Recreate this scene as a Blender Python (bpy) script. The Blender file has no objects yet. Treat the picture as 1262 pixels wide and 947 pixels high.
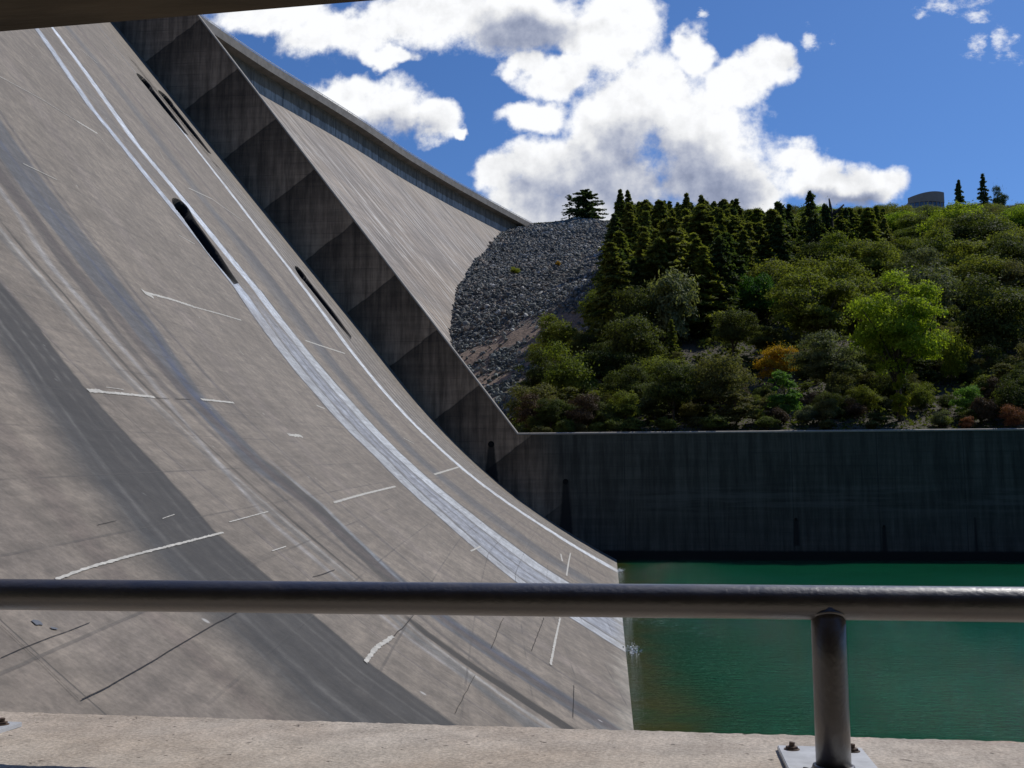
import bpy, math, random
import numpy as np
from mathutils import Vector
rng = np.random.default_rng(7); random.seed(7)
C = bpy.data.collections.new('scene'); bpy.context.scene.collection.children.link(C)
scene = bpy.context.scene
SUNE, SKYS, CLOUDK, SKYTINT = 3.5, .07, 14.0, (.62, .95, 1.42)

# ------------------------------------------------------------------ helpers
def tag(o, label=None, cat=None, group=None, kind=None):
    if label: o['label'] = label
    if cat: o['category'] = cat
    if group: o['group'] = group
    if kind: o['kind'] = kind
    return o
def empty(name, loc=(0, 0, 0)):
    o = bpy.data.objects.new(name, None); C.objects.link(o); o.location = loc; o.empty_display_size = .5
    return o
def npmesh(name, V, F, mats=(), midx=None, smooth=False):
    """V (n,3); F: array (m,k) with one k, or a list of index lists"""
    me = bpy.data.meshes.new(name)
    V = np.asarray(V, dtype=np.float32)
    me.vertices.add(len(V)); me.vertices.foreach_set('co', V.ravel())
    if isinstance(F, np.ndarray):
        m, k = F.shape; me.loops.add(m * k); me.polygons.add(m)
        me.loops.foreach_set('vertex_index', F.astype(np.int32).ravel())
        me.polygons.foreach_set('loop_start', np.arange(0, m * k, k, dtype=np.int32))
        me.polygons.foreach_set('loop_total', np.full(m, k, dtype=np.int32))
    else:
        ls = [len(f) for f in F]; tot = sum(ls); m = len(F)
        me.loops.add(tot); me.polygons.add(m)
        me.loops.foreach_set('vertex_index', np.array([i for f in F for i in f], dtype=np.int32))
        me.polygons.foreach_set('loop_start', np.concatenate([[0], np.cumsum(ls)[:-1]]).astype(np.int32))
        me.polygons.foreach_set('loop_total', np.array(ls, dtype=np.int32))
    for mt in mats: me.materials.append(mt)
    if midx is not None: me.polygons.foreach_set('material_index', np.asarray(midx, dtype=np.int32))
    me.polygons.foreach_set('use_smooth', np.full(m, smooth, dtype=bool))
    me.update(calc_edges=True); me.validate()
    return me
def obj(name, me, parent=None):
    o = bpy.data.objects.new(name, me); C.objects.link(o); o.parent = parent
    return o
def uvlayer(me, name, UV):
    l = me.uv_layers.new(name=name)
    idx = np.zeros(len(me.loops), dtype=np.int32); me.loops.foreach_get('vertex_index', idx)
    l.data.foreach_set('uv', np.asarray(UV, dtype=np.float32)[idx].ravel())
def colattr(me, name, col):
    a = me.color_attributes.new(name, 'FLOAT_COLOR', 'POINT')
    c = np.ones((len(me.vertices), 4), dtype=np.float32); c[:, :3] = col
    a.data.foreach_set('color', c.ravel())
class MB:
    """collects boxes, tubes and rings into one mesh"""
    def __init__(s): s.V = []; s.F = []; s.M = []; s.mi = 0
    def add(s, V, F):
        n = len(s.V); s.V += [tuple(v) for v in V]; s.F += [[i + n for i in f] for f in F]; s.M += [s.mi] * len(F)
    def box(s, c, size, R=None, bev=0):
        x, y, z = [k / 2 for k in size]
        if bev <= 0:
            V = [(a * x, b * y, d * z) for a in (-1, 1) for b in (-1, 1) for d in (-1, 1)]
            F = [[0, 1, 3, 2], [4, 6, 7, 5], [0, 4, 5, 1], [2, 3, 7, 6], [0, 2, 6, 4], [1, 5, 7, 3]]
        else:
            import bmesh
            bm = bmesh.new(); bmesh.ops.create_cube(bm, size=2)
            for v in bm.verts: v.co = Vector((v.co.x * x, v.co.y * y, v.co.z * z))
            bmesh.ops.bevel(bm, geom=list(bm.edges), offset=bev, segments=2, affect='EDGES')
            V = [v.co.copy() for v in bm.verts]; F = [[v.index for v in f.verts] for f in bm.faces]; bm.free()
        V = [Vector(v) for v in V]
        if R is not None: V = [R @ v for v in V]
        s.add([v + Vector(c) for v in V], F)
    def tube(s, pts, rad, n=10, cap=True):
        pts = [Vector(p) for p in pts]; rad = rad if hasattr(rad, '__len__') else [rad] * len(pts)
        V = []; F = []; u = None
        for i, p in enumerate(pts):
            t = (pts[min(i + 1, len(pts) - 1)] - pts[max(i - 1, 0)]).normalized()
            if u is None: u = t.orthogonal().normalized()
            u = (u - t * u.dot(t)).normalized(); w = t.cross(u)
            for k in range(n):
                a = 2 * math.pi * k / n; V.append(p + (u * math.cos(a) + w * math.sin(a)) * rad[i])
        for i in range(len(pts) - 1):
            for k in range(n):
                a = i * n + k; b = i * n + (k + 1) % n; F.append([a, b, b + n, a + n])
        if cap: F.append(list(range(n))[::-1]); F.append([(len(pts) - 1) * n + k for k in range(n)])
        s.add(V, F)
    def build(s, name, mats, parent=None, smooth=False):
        if not isinstance(mats, (list, tuple)): mats = [mats]
        return obj(name, npmesh(name, s.V, s.F, mats, s.M, smooth), parent)

# ------------------------------------------------------------------ node helper
class NT:
    def __init__(s, tree): s.t = tree; s.n = tree.nodes; s.l = tree.links
    def new(s, typ, **kw):
        n = s.n.new(typ)
        for k, v in kw.items(): setattr(n, k, v)
        return n
    def put(s, sock, val):
        if isinstance(val, bpy.types.NodeSocket): s.l.new(val, sock)
        elif val is not None: sock.default_value = val
    def math(s, op, a, b=None, c=None, clamp=False):
        n = s.new('ShaderNodeMath', operation=op); n.use_clamp = clamp
        s.put(n.inputs[0], a)
        if b is not None: s.put(n.inputs[1], b)
        if c is not None: s.put(n.inputs[2], c)
        return n.outputs[0]
    def vmath(s, op, a, b=None, c=None, out=0):
        n = s.new('ShaderNodeVectorMath', operation=op); s.put(n.inputs[0], a)
        if b is not None: s.put(n.inputs[1], b)
        if c is not None: s.put(n.inputs[2], c)
        return n.outputs[out]
    def noise(s, vec, scale=1, detail=4, rough=.55, dim='3D', dist=0):
        n = s.new('ShaderNodeTexNoise', noise_dimensions=dim); s.put(n.inputs['Vector'], vec)
        n.inputs['Scale'].default_value = scale; n.inputs['Detail'].default_value = detail
        n.inputs['Roughness'].default_value = rough; n.inputs['Distortion'].default_value = dist
        return n.outputs[0]
    def ramp(s, fac, a, b, lo=0., hi=1., smooth=True):
        n = s.new('ShaderNodeMapRange'); n.interpolation_type = 'SMOOTHSTEP' if smooth else 'LINEAR'
        s.put(n.inputs[0], fac)
        for i, v in zip((1, 2, 3, 4), (a, b, lo, hi)): n.inputs[i].default_value = v
        return n.outputs[0]
    def mix(s, fac, a, b, mode='MIX'):
        n = s.new('ShaderNodeMix', data_type='RGBA', blend_type=mode); s.put(n.inputs[0], fac)
        s.put(n.inputs[6], col4(a)); s.put(n.inputs[7], col4(b)); return n.outputs[2]
    def comb(s, x, y, z):
        n = s.new('ShaderNodeCombineXYZ'); s.put(n.inputs[0], x); s.put(n.inputs[1], y); s.put(n.inputs[2], z); return n.outputs[0]
    def sep(s, v):
        n = s.new('ShaderNodeSeparateXYZ'); s.put(n.inputs[0], v); return n.outputs
def col4(c):
    return c if isinstance(c, bpy.types.NodeSocket) else (tuple(c) + (1,) if len(c) == 3 else tuple(c))
def mat(name, rough=.8):
    m = bpy.data.materials.new(name); m.use_nodes = True; T = NT(m.node_tree)
    b = [n for n in T.n if n.type == 'BSDF_PRINCIPLED'][0]; b.inputs['Roughness'].default_value = rough
    return m, T, b
def bump(T, b, h, strength=.5, dist=.1):
    n = T.new('ShaderNodeBump'); n.inputs['Strength'].default_value = strength; n.inputs['Distance'].default_value = dist
    T.put(n.inputs['Height'], h); T.l.new(n.outputs[0], b.inputs['Normal'])
def pos(T): return T.new('ShaderNodeNewGeometry').outputs['Position']
def uv(T, name): n = T.new('ShaderNodeUVMap'); n.uv_map = name; return n.outputs[0]
def attr(T, name): n = T.new('ShaderNodeAttribute'); n.attribute_name = name; return n.outputs['Color']
def gray(v): return (v, v, v)

def vnoise(x, y, seed=0):
    """smooth 2-d value noise, 0..1, numpy"""
    xi = np.floor(x).astype(np.int64); yi = np.floor(y).astype(np.int64)
    fx = x - xi; fy = y - yi; fx = fx * fx * (3 - 2 * fx); fy = fy * fy * (3 - 2 * fy)
    def h(a, b):
        n = (a * 374761393 + b * 668265263 + seed * 144269) & 0x7fffffff
        n = ((n ^ (n >> 13)) * 1274126177) & 0x7fffffff
        return ((n ^ (n >> 16)) & 0xffff) / 65535.
    return (h(xi, yi) * (1 - fx) + h(xi + 1, yi) * fx) * (1 - fy) + (h(xi, yi + 1) * (1 - fx) + h(xi + 1, yi + 1) * fx) * fy
def sstep(a, b, x):
    t = np.clip((x - a) / (b - a), 0, 1); return t * t * (3 - 2 * t)

# ------------------------------------------------------------------ materials
# weathered spillway concrete: 'stain' colour holds the albedo of each streak, noise adds the grain
def spill_mat():
    m, T, b = mat('spillway_concrete', .75)
    st = attr(T, 'stain'); f = uv(T, 'flow'); P = pos(T); q, s, _ = T.sep(f)
    fine = T.noise(T.comb(T.math('MULTIPLY', q, 9.), T.math('MULTIPLY', s, .5), 0), 1, 6, .7, '2D')
    mid = T.noise(T.comb(T.math('MULTIPLY', q, .9), T.math('MULTIPLY', s, .12), 3.), 1, 4, .6, '2D')
    blot = T.noise(P, .33, 6, .62); grain = T.noise(P, 9., 6, .75)
    cross = T.noise(T.comb(T.math('MULTIPLY', q, .3), T.math('MULTIPLY', T.math('SUBTRACT', s, T.math('MULTIPLY', q, .1)), 3.2), 9.), 1, 6, .7, '2D')
    c = T.mix(1, st, T.mix(fine, gray(.84), gray(1.15)), 'MULTIPLY')
    c = T.mix(1, c, T.mix(mid, (.92, .92, .91), (1.07, 1.07, 1.08)), 'MULTIPLY')
    c = T.mix(1, c, T.mix(T.ramp(blot, .34, .66), (.88, .87, .86), (1.1, 1.1, 1.1)), 'MULTIPLY')
    c = T.mix(1, c, T.mix(T.ramp(T.noise(P, 1.7, 6, .7), .36, .66), gray(.80), gray(1.2)), 'MULTIPLY')
    c = T.mix(1, c, T.mix(T.ramp(cross, .32, .68), gray(.87), gray(1.11)), 'MULTIPLY')
    c = T.mix(1, c, T.mix(T.ramp(grain, .3, .7), gray(.80), gray(1.2)), 'MULTIPLY')
    # joints: monolith joints every 14 m across, lift lines every 1.52 m up the slope
    t = T.math('SUBTRACT', s, T.math('MULTIPLY', q, .085))
    wob = T.math('MULTIPLY', T.noise(P, 1.2, 3, .6), .03)
    def line(x, period, off, w):
        fr = T.math('PINGPONG', T.math('ADD', T.math('ADD', x, off), wob), period / 2)
        return T.ramp(fr, w, w * 2.6, 1, 0)
    gate = T.ramp(T.noise(P, .3, 4, .7), .38, .62)
    j1 = line(q, 14.1, -.05, .012); l1 = T.math('MULTIPLY', line(t, 1.52, .3, .012), T.math('MULTIPLY', gate, .55))
    l2 = 0.0
    jj = T.math('MAXIMUM', T.math('MULTIPLY', j1, .65), T.math('MAXIMUM', l1, l2))
    c = T.mix(jj, c, (.05, .045, .04))
    # small chips and lime spots
    v = T.new('ShaderNodeTexVoronoi'); v.inputs['Scale'].default_value = .9; T.put(v.inputs['Vector'], P)
    spots = T.math('MULTIPLY', T.ramp(v.outputs['Distance'], .03, .07, 1, 0), T.ramp(T.noise(P, .5, 2), .5, .6))
    c = T.mix(T.math('MULTIPLY', spots, .6), c, (.5, .49, .46))
    T.l.new(c, b.inputs['Base Color'])
    bump(T, b, T.math('ADD', T.math('MULTIPLY', grain, .4), T.math('SUBTRACT', T.math('MULTIPLY', blot, .6), jj)), .35, .04)
    return m
M = {}
M['spill'] = spill_mat()
def simple(name, colr, rough=.8, vary=.2, scale=3., bumpd=0., stretch=(1, 1, 1), metal=0.):
    m, T, b = mat(name, rough); P = T.vmath('MULTIPLY', pos(T), stretch)
    n = T.noise(P, scale, 6, .62)
    c = T.mix(1, colr, T.mix(T.ramp(n, .25, .75), gray(1 - vary), gray(1 + vary)), 'MULTIPLY')
    T.l.new(c, b.inputs['Base Color']); b.inputs['Metallic'].default_value = metal
    if bumpd: bump(T, b, n, .6, bumpd)
    return m
M['patch'] = simple('repair_mortar', (.46, .44, .39), .9, .22, 5., .01)
M['crack'] = simple('open_joint_dirt', (.035, .03, .027), .95, .3, 8.)
M['bluepatch'] = simple('blue_grey_patch', (.11, .12, .14), .8, .2, 8.)
M['wet_shade'] = simple('wet_shade_black_concrete', (.005, .005, .005), .9, .4, 2., .0)  # shade of troughs and drain openings painted black along with wet stain

def wall_mat():
    m, T, b = mat('training_wall_concrete', .85); P = pos(T); x, y, z = T.sep(P)
    w = T.math('ADD', T.math('MULTIPLY', x, -.61), T.math('MULTIPLY', z, .79))
    fr = T.math('FRACT', T.math('DIVIDE', T.math('ADD', w, T.math('ADD', -5.2 + 85.5, T.math('MULTIPLY', T.noise(P, .5, 3), .5))), 8.55))
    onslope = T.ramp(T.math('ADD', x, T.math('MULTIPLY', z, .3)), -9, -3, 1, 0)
    panel = T.ramp(T.math('ADD', fr, T.math('MULTIPLY', T.math('SUBTRACT', T.noise(P, .45, 5, .65), .5), .7)), .0, .95, 1.3, .42, False)
    vert = T.noise(T.comb(T.math('MULTIPLY', x, 1.1), 0, T.math('MULTIPLY', z, .1)), 1, 6, .68)
    vert2 = T.noise(T.comb(T.math('MULTIPLY', x, 4.), 3, T.math('MULTIPLY', z, .35)), 1, 4, .6)
    hor = T.noise(T.comb(T.math('MULTIPLY', x, .07), 5, T.math('MULTIPLY', z, 1.3)), 1, 5, .65)
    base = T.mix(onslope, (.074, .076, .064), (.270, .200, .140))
    # bounce light painted in: slope warm and paler, level downstream length darker
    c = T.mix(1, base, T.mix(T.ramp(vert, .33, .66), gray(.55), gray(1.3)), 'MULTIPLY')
    c = T.mix(1, c, T.mix(T.ramp(vert2, .3, .7), gray(.88), gray(1.12)), 'MULTIPLY')
    c = T.mix(1, c, T.mix(T.ramp(hor, .35, .68), gray(.86), gray(1.14)), 'MULTIPLY')
    c = T.mix(onslope, c, T.mix(1, c, T.comb(panel, panel, panel), 'MULTIPLY'))
    lift = T.math('MULTIPLY', T.ramp(T.math('PINGPONG', z, .76), .02, .05, 1, 0), T.ramp(T.noise(P, .25, 4, .6), .4, .6, .05, .4))
    vj = T.ramp(T.math('PINGPONG', T.math('ADD', x, -10.44 + 95.), 4.78), .03, .08, 1, 0)
    dj = T.math('MULTIPLY', T.ramp(T.math('ABSOLUTE', T.math('SUBTRACT', fr, .5)), .485, .495), onslope)
    jj = T.math('MAXIMUM', T.math('MAXIMUM', lift, T.math('MULTIPLY', dj, .35)), T.math('MULTIPLY', vj, T.math('SUBTRACT', .6, T.math('MULTIPLY', onslope, .6))))
    c = T.mix(jj, c, (.02, .02, .02))
    # pale lime film low on the level length
    film = T.math('MULTIPLY', T.ramp(T.math('ABSOLUTE', T.math('SUBTRACT', z, T.math('ADD', 1.0, T.math('MULTIPLY', vert, 2.5)))), .3, 2.4, 1, 0), T.ramp(hor, .42, .6))
    film = T.math('MULTIPLY', film, T.ramp(x, -4, 8))
    c = T.mix(T.math('MULTIPLY', film, .4), c, (.14, .145, .135))
    # black algae tongues under the drains
    edge = T.math('MULTIPLY', T.math('SUBTRACT', T.noise(P, 2.2, 4, .7), .5), .5)
    for (x0, z0, k, wd, zb) in [(-14.2, 8.7, .12, .26, -9), (-5.42, 4.25, .08, .22, -9), (20.85, -.05, .03, .17, -2.9), (30.6, -.9, .03, .12, -4.), (40.6, .2, .01, .05, -4.)]:
        hw = T.math('ADD', T.math('MULTIPLY', T.math('SUBTRACT', z0, z), k), wd)
        d = T.math('SUBTRACT', T.math('ADD', T.math('ABSOLUTE', T.math('SUBTRACT', x, x0)), T.math('MULTIPLY', edge, wd * 2)), hw)
        msk = T.math('MULTIPLY', T.ramp(d, -.06, .22, 1, 0), T.math('MULTIPLY', T.math('LESS_THAN', z, z0), T.ramp(z, zb - .3, zb)))
        c = T.mix(T.math('MULTIPLY', msk, .85), c, (.008, .008, .008))
    # near-black band above the water
    foot_band = T.ramp(T.math('ADD', z, T.math('MULTIPLY', edge, .5)), -3.75, -3.45, 1, 0)
    c = T.mix(foot_band, c, (.006, .007, .006))
    T.l.new(c, b.inputs['Base Color']); bump(T, b, T.math('SUBTRACT', vert2, jj), .4, .06)
    return m
M['wall'] = wall_mat()
M['coping'] = simple('coping_concrete', (.36, .33, .29), .8, .15, 1.5)

def face_mat():
    m, T, b = mat('dam_face_concrete', .8); f = uv(T, 'flow'); u_, h, _ = T.sep(f)
    # streaks fall down the slope: long in h, narrow along the dam
    s1 = T.noise(T.comb(T.math('MULTIPLY', u_, .5), T.math('MULTIPLY', h, .035), 0), 1, 5, .7, '2D')
    s2 = T.noise(T.comb(T.math('MULTIPLY', u_, .62), T.math('MULTIPLY', h, .028), 4), 1, 3, .65, '2D')
    s3 = T.noise(T.comb(T.math('MULTIPLY', u_, .8), T.math('MULTIPLY', h, .09), 14), 1, 3, .55, '2D')
    big = T.noise(T.comb(T.math('MULTIPLY', u_, .04), T.math('MULTIPLY', h, .06), 7), 1, 4, .6, '2D')
    lift = T.noise(T.comb(T.math('MULTIPLY', u_, .03), T.math('MULTIPLY', h, 1.2), 2), 1, 4, .6, '2D')
    c = T.mix(1, (.235, .198, .165), T.mix(T.ramp(s1, .36, .64), gray(.66), gray(1.3)), 'MULTIPLY')
    c = T.mix(1, c, T.mix(T.ramp(big, .3, .7), (.85, .87, .9), (1.1, 1.08, 1.04)), 'MULTIPLY')
    c = T.mix(1, c, T.mix(T.ramp(lift, .3, .7), gray(.88), gray(1.1)), 'MULTIPLY')
    white = T.math('MULTIPLY', T.ramp(s2, .54, .62), T.ramp(s3, .40, .52))
    low = T.ramp(h, 8, 60, .45, 1)
    c = T.mix(T.math('MULTIPLY', T.math('MULTIPLY', white, low), .9), c, (.55, .52, .47))
    dark = T.math('MULTIPLY', T.ramp(s3, .3, .4, 1, 0), .35)
    c = T.mix(dark, c, (.13, .115, .10))
    # smooth lime-washed band just below the crest break
    T.l.new(c, b.inputs['Base Color']); return m
M['face'] = face_mat()
def crest_mat():
    m, T, b = mat('crest_wall_concrete', .85); f = uv(T, 'flow'); u_, h, _ = T.sep(f)
    v = T.noise(T.comb(T.math('MULTIPLY', u_, .6), T.math('MULTIPLY', h, .12), 0), 1, 5, .7, '2D')
    c = T.mix(1, (.40, .36, .31), T.mix(T.ramp(v, .35, .65), gray(.6), gray(1.1)), 'MULTIPLY')
    c = T.mix(T.ramp(T.math('ADD', h, T.math('MULTIPLY', v, 1.2)), 4.9, 5.4), (T.mix(1, c, (.62, .53, .42), 'MULTIPLY')), T.mix(1, c, gray(1.15), 'MULTIPLY'))  # overhang shade painted in with the stain; sunlit strip paler below
    j = T.ramp(T.math('PINGPONG', u_, 7.6), .12, .3, 1, 0)
    c = T.mix(T.math('MULTIPLY', j, .75), c, (.05, .05, .05))
    T.l.new(c, b.inputs['Base Color']); return m
M['crest'] = crest_mat()
M['parapet'] = simple('parapet_concrete', (.21, .19, .165), .85, .25, .4)
M['railmetal'] = simple('galvanised_rail', (.45, .46, .47), .5, .1, 2.)
# ------------------------------------------------------------------ spillway surface
K = np.array([(-133, 149.2), (-70, 71.75), (-40, 34.87), (-30, 22.58), (-22.2, 13.0), (-17, 7.55), (-12.2, 3.35), (-6, -.95), (.6, -4.75), (8, -8.4), (30, -18)])
def pchip(xs, ys, x):
    h = np.diff(xs); d = np.diff(ys) / h; m = np.zeros(len(xs)); m[0] = d[0]; m[-1] = d[-1]
    for i in range(1, len(xs) - 1):
        w1 = 2 * h[i] + h[i-1]; w2 = h[i] + 2 * h[i-1]; m[i] = (w1 + w2) / (w1 / d[i-1] + w2 / d[i])
    i = np.clip(np.searchsorted(xs, x) - 1, 0, len(xs) - 2); t = (x - xs[i]) / h[i]
    return (2*t**3-3*t**2+1)*ys[i] + (t**3-2*t**2+t)*h[i]*m[i] + (-2*t**3+3*t**2)*ys[i+1] + (t**3-t**2)*h[i]*m[i+1]
XS = np.linspace(-133, 30, 4000); ZS = pchip(K[:, 0], K[:, 1], XS)
SS = np.concatenate([[0], np.cumsum(np.hypot(np.diff(XS), np.diff(ZS)))]); S0 = np.interp(.6, XS, SS)
def prof(s):            # distance up the slope from the waterline -> x, z, normal x, normal z
    S = S0 - s; x = np.interp(S, SS, XS); z = np.interp(S, SS, ZS)
    x2 = np.interp(S + .3, SS, XS); z2 = np.interp(S + .3, SS, ZS); l = np.hypot(x2 - x, z2 - z)
    return x, z, -(z2 - z) / l, (x2 - x) / l
WS = [-40, 0, 5, 10, 15, 20, 25, 31, 42, 54, 300]; WV = [.6, .62, .66, .75, .82, .88, .92, .95, .98, 1, 1]
def fac(q, s):          # the flow lines draw together slightly towards the toe
    return 1 - (1 - np.interp(s, WS, WV)) * np.clip((110 - q) / 45, 0, 1)
def spoint(q, s, off=0.):
    x, z, nx, nz = prof(s); return np.stack([x + nx * off, q * fac(q, s), z + nz * off], -1)

def T_(tab):            # [(s, value)...] -> interpolator
    tab = sorted(tab); a = [t[0] for t in tab]; v = [t[1] for t in tab]
    return lambda s: np.interp(s, a, v)
def stain(q, s):
    shape = np.broadcast(q, s).shape
    q = np.broadcast_to(q, shape).astype(float); s = np.broadcast_to(s, shape).astype(float)
    col = np.zeros(shape + (3,)); col[:] = (.160, .133, .103)
    n1 = vnoise(q * 2.2, s * .1, 1) * .6 + vnoise(q * 5.1, s * .16, 2) * .4
    Yr = q * fac(q, s); n2 = vnoise(Yr * .11, s * .16, 3)
    cr1 = vnoise(Yr * .25, (s - .12 * Yr) * 2.2, 81) * .5 + vnoise(Yr * .6, (s - .12 * Yr) * 5.5, 82) * .5
    cell = vnoise(np.floor((s - .12 * Yr) / 1.52) * 3.7, np.floor(Yr / 4.7 + np.floor((s - .12 * Yr) / 1.52) * .5) * 5.3, 83)
    col *= (.80 + .13 * n1 + .14 * n2 + .12 * cr1 + .11 * cell)[..., None]
    lite = sstep(.55, .8, vnoise(Yr * .22, s * .3, 84) * .6 + vnoise(Yr * .9, s * 1.3, 85) * .4)[..., None]; col *= 1 + .16 * lite
    def band(lo, hi, tgt, st, soft=.2, softr=None, ns=.5, rag=.25):
        l = lo(s) + (vnoise(s * .45, q * 0 + 3.3, 11) - .5) * rag; r = hi(s) + (vnoise(s * .5, q * 0 + 7.1, 12) - .5) * rag
        softr = soft if softr is None else softr
        mk = sstep(-soft, soft * .4, q - l) * sstep(-softr, softr * .4, r - q) * st
        mk = mk * (1 - ns + ns * 2 * np.clip(n1 * .75 + vnoise(q * 9, s * .12, 5) * .25, 0, 1)); mk = np.clip(mk, 0, 1)
        col[:] = col * (1 - mk[..., None]) + np.array(tgt) * mk[..., None]
    def cen(c, w, *a, **k):
        f = T_(c); g = w if callable(w) else (lambda s, w=w: w)
        band(lambda s: f(s) - g(s), lambda s: f(s) + g(s), *a, **k)
    # broad dark algae band, made of many fine threads
    aL = T_([(0, 18.2), (5, 19.2), (7.7, 20.2), (9.2, 20.8), (10.5, 21.4), (13, 23.1), (15.3, 24.3), (40, 31)]); aR = T_([(0, 25.2), (4.4, 25.4), (6.2, 25.6), (9, 25.5), (11.1, 26.5), (14.3, 27.3), (17.3, 28.3), (60, 30)])
    ww = np.clip((q - aL(s)) / (aR(s) - aL(s)), -1, 2)
    th = vnoise(ww * 26, s * .13, 71) * .45 + vnoise(ww * 60, s * .2, 72) * .35 + vnoise(ww * 9, s * .1, 73) * .2
    mk = sstep(-.22, .22, ww + (vnoise(ww * 0, s * .8, 75) - .5) * .05) * sstep(1.012, .985, ww) * (.80 + .22 * sstep(.2, .45, ww)); mk = np.clip(mk * (.72 + .75 * th), 0, .99)
    pat = vnoise(q * .8, s * .8, 74) * .5 + vnoise(q * 2.1, s * 2.1, 76) * .5; mk = mk * (.86 + .28 * pat); mk = np.clip(mk, 0, .97)
    tg = np.array((.026, .0245, .0225)) * (.15 + 1.7 * th)[..., None] + np.array((-.002, .001, .004)) * sstep(.5, .1, ww)[..., None]
    col[:] = col * (1 - mk[..., None]) + tg * mk[..., None]
    for w0, dw, st_ in ((.33, .022, .5), (.62, .012, .4), (.80, .01, .35), (.16, .012, .3)):
        mk = np.exp(-((ww - w0 - .02 * np.sin(s * .5)) / dw) ** 2) * st_ * (.4 + vnoise(s * .8, ww * 0, 77)); col[:] = col * (1 - mk[..., None]) + np.array((.16, .15, .135)) * mk[..., None]
    for w0, dw, st_ in ((.26, .015, .6), (.5, .03, .6), (.72, .014, .7), (.93, .012, .5)):
        mk = np.exp(-((ww - w0 - .015 * np.sin(s * .4)) / dw) ** 2) * st_; col[:] = col * (1 - mk[..., None]) + np.array((.022, .021, .02)) * mk[..., None]
    # warm brown smudge left of it
    cen([(3, 15.5), (8, 16.5), (20, 19)], 1.0, (.15, .125, .105), .4, 1.5)
    # pale and dark pair
    cen([(9.4, 30.6), (12.2, 32.2), (16, 34), (21.8, 34.1), (25, 35), (32, 36)], T_([(8, .1), (25, .2)]), (.33, .33, .33), .45, .25)
    cen([(1.9, 32.6), (3.7, 33.6), (6.5, 34.9), (8.7, 34.5), (12, 34.8), (15.5, 34.8), (19, 35), (21.5, 35.8), (28.6, 37), (40, 38)], T_([(0, .16), (8, .16), (20, .3), (28, .9)]), (.065, .055, .048), .85, .22)
    # blue grey band
    bl_ = T_([(8, 35.6), (10.1, 36.5), (11.8, 34.9), (15.5, 36), (20, 37.4), (29.4, 38), (60, 41)]); br_ = T_([(8, 37.8), (10.1, 38.3), (12.5, 37.6), (15.7, 38.4), (20.7, 40.6), (25, 41.4), (32, 41.4), (60, 43)])
    band(bl_, br_, (.068, .072, .080), .93, .25, .45, ns=.25)
    cen([(10.6, 37), (12.8, 36.4), (15.2, 37.3), (17, 38), (20, 39.5)], T_([(10, .25), (13, .4), (17, .3), (20, .05)]), (.035, .048, .085), .85, .3)
    band(T_([(5.5, 35.2), (6.6, 35.0), (7.8, 35.5), (10.1, 36.5), (12.2, 35.6)]), T_([(5.5, 36.6), (6.6, 36.8), (7.8, 37.5), (10.1, 38.4), (12.2, 37.2)]), (.048, .041, .033), .95 , .2, .15, ns=.2) if False else None
    dk = sstep(13.5, 10.5, s) * sstep(5.2, 6.2, s)
    lo_ = T_([(5, 34.8), (6.6, 35.0), (7.8, 35.5), (10.1, 36.5), (14, 36)]); hi_ = T_([(5, 36.2), (6.6, 36.8), (7.8, 37.5), (10.1, 38.4), (14, 38)])
    mk = sstep(-.2, .2, q - lo_(s)) * sstep(-.12, .12, hi_(s) - q) * dk * .9
    col[:] = col * (1 - mk[..., None]) + np.array((.040, .034, .027)) * mk[..., None]
    mk = sstep(-.1, .1, q - hi_(s) - .05) * sstep(-.15, .15, hi_(s) + .55 - q) * sstep(13, 11, s) * sstep(5.2, 6.2, s) * .6
    col[:] = col * (1 - mk[..., None]) + np.array((.21, .225, .235)) * mk[..., None]
    # rub marks left of the algae band
    cen([(7.5, 18.2), (9.1, 19), (11.5, 20.1), (20, 22)], .35, (.11, .085, .07), .55, .35)
    cen([(3, 12.5), (8, 13.4), (14, 15)], .8, (.13, .105, .085), .4, .8)
    # seep lines near the water
    cen([(-3, 32.9), (1.8, 32.8), (3.7, 32.6), (5.5, 32.8)], T_([(0, .6), (3, .5), (5.4, .35), (5.7, .05)]), (.022, .017, .011), 1., .12, ns=.15)
    cen([(-3, 30), (2.6, 30.1), (4.1, 31.1), (5.4, 31.3), (6, 31.6)], T_([(0, .6), (5.4, .3), (6, .05)]), (.10, .10, .095), .75, .35)
    cen([(-3, 31.4), (2.6, 31.3), (5.4, 32.1)], T_([(0, .22), (6, .05)]), (.42, .42, .40), .5, .2)
    cen([(-3, 37), (1, 37), (2.4, 36.5), (5.2, 36.6)], .42, (.07, .055, .048), .85, .3, ns=.4)
    # monolith joint, dirty
    cen([(0, 41.5), (10.2, 41.7), (60, 43)], T_([(0, .1), (25, .16), (60, .3)]), (.10, .085, .075), .85, .14)
    cen([(0, 28.4), (60, 28.2)], .06, (.12, .10, .09), .6, .1)
    cen([(0, 45), (20, 47), (60, 52)], .5, (.2, .165, .14), .35, 1.2)
    # the two wet white streams, joining into one rippled sheet below the outlet
    L0 = T_([(-7, 61.5), (4, 61.5), (7, 62), (11, 63), (15, 64.4), (19, 63.8), (25, 64.4), (31, 66.1), (35, 65.5), (40, 63.3), (46, 62), (55, 64), (75, 65)])
    R1 = T_([(-7, 75), (3, 75), (9, 74.6), (14, 74.6), (20, 74.6), (28, 75), (33, 74.9), (37, 73), (41, 71.6), (46, 69.8), (56, 71.6), (66, 73), (75, 74)])
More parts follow.
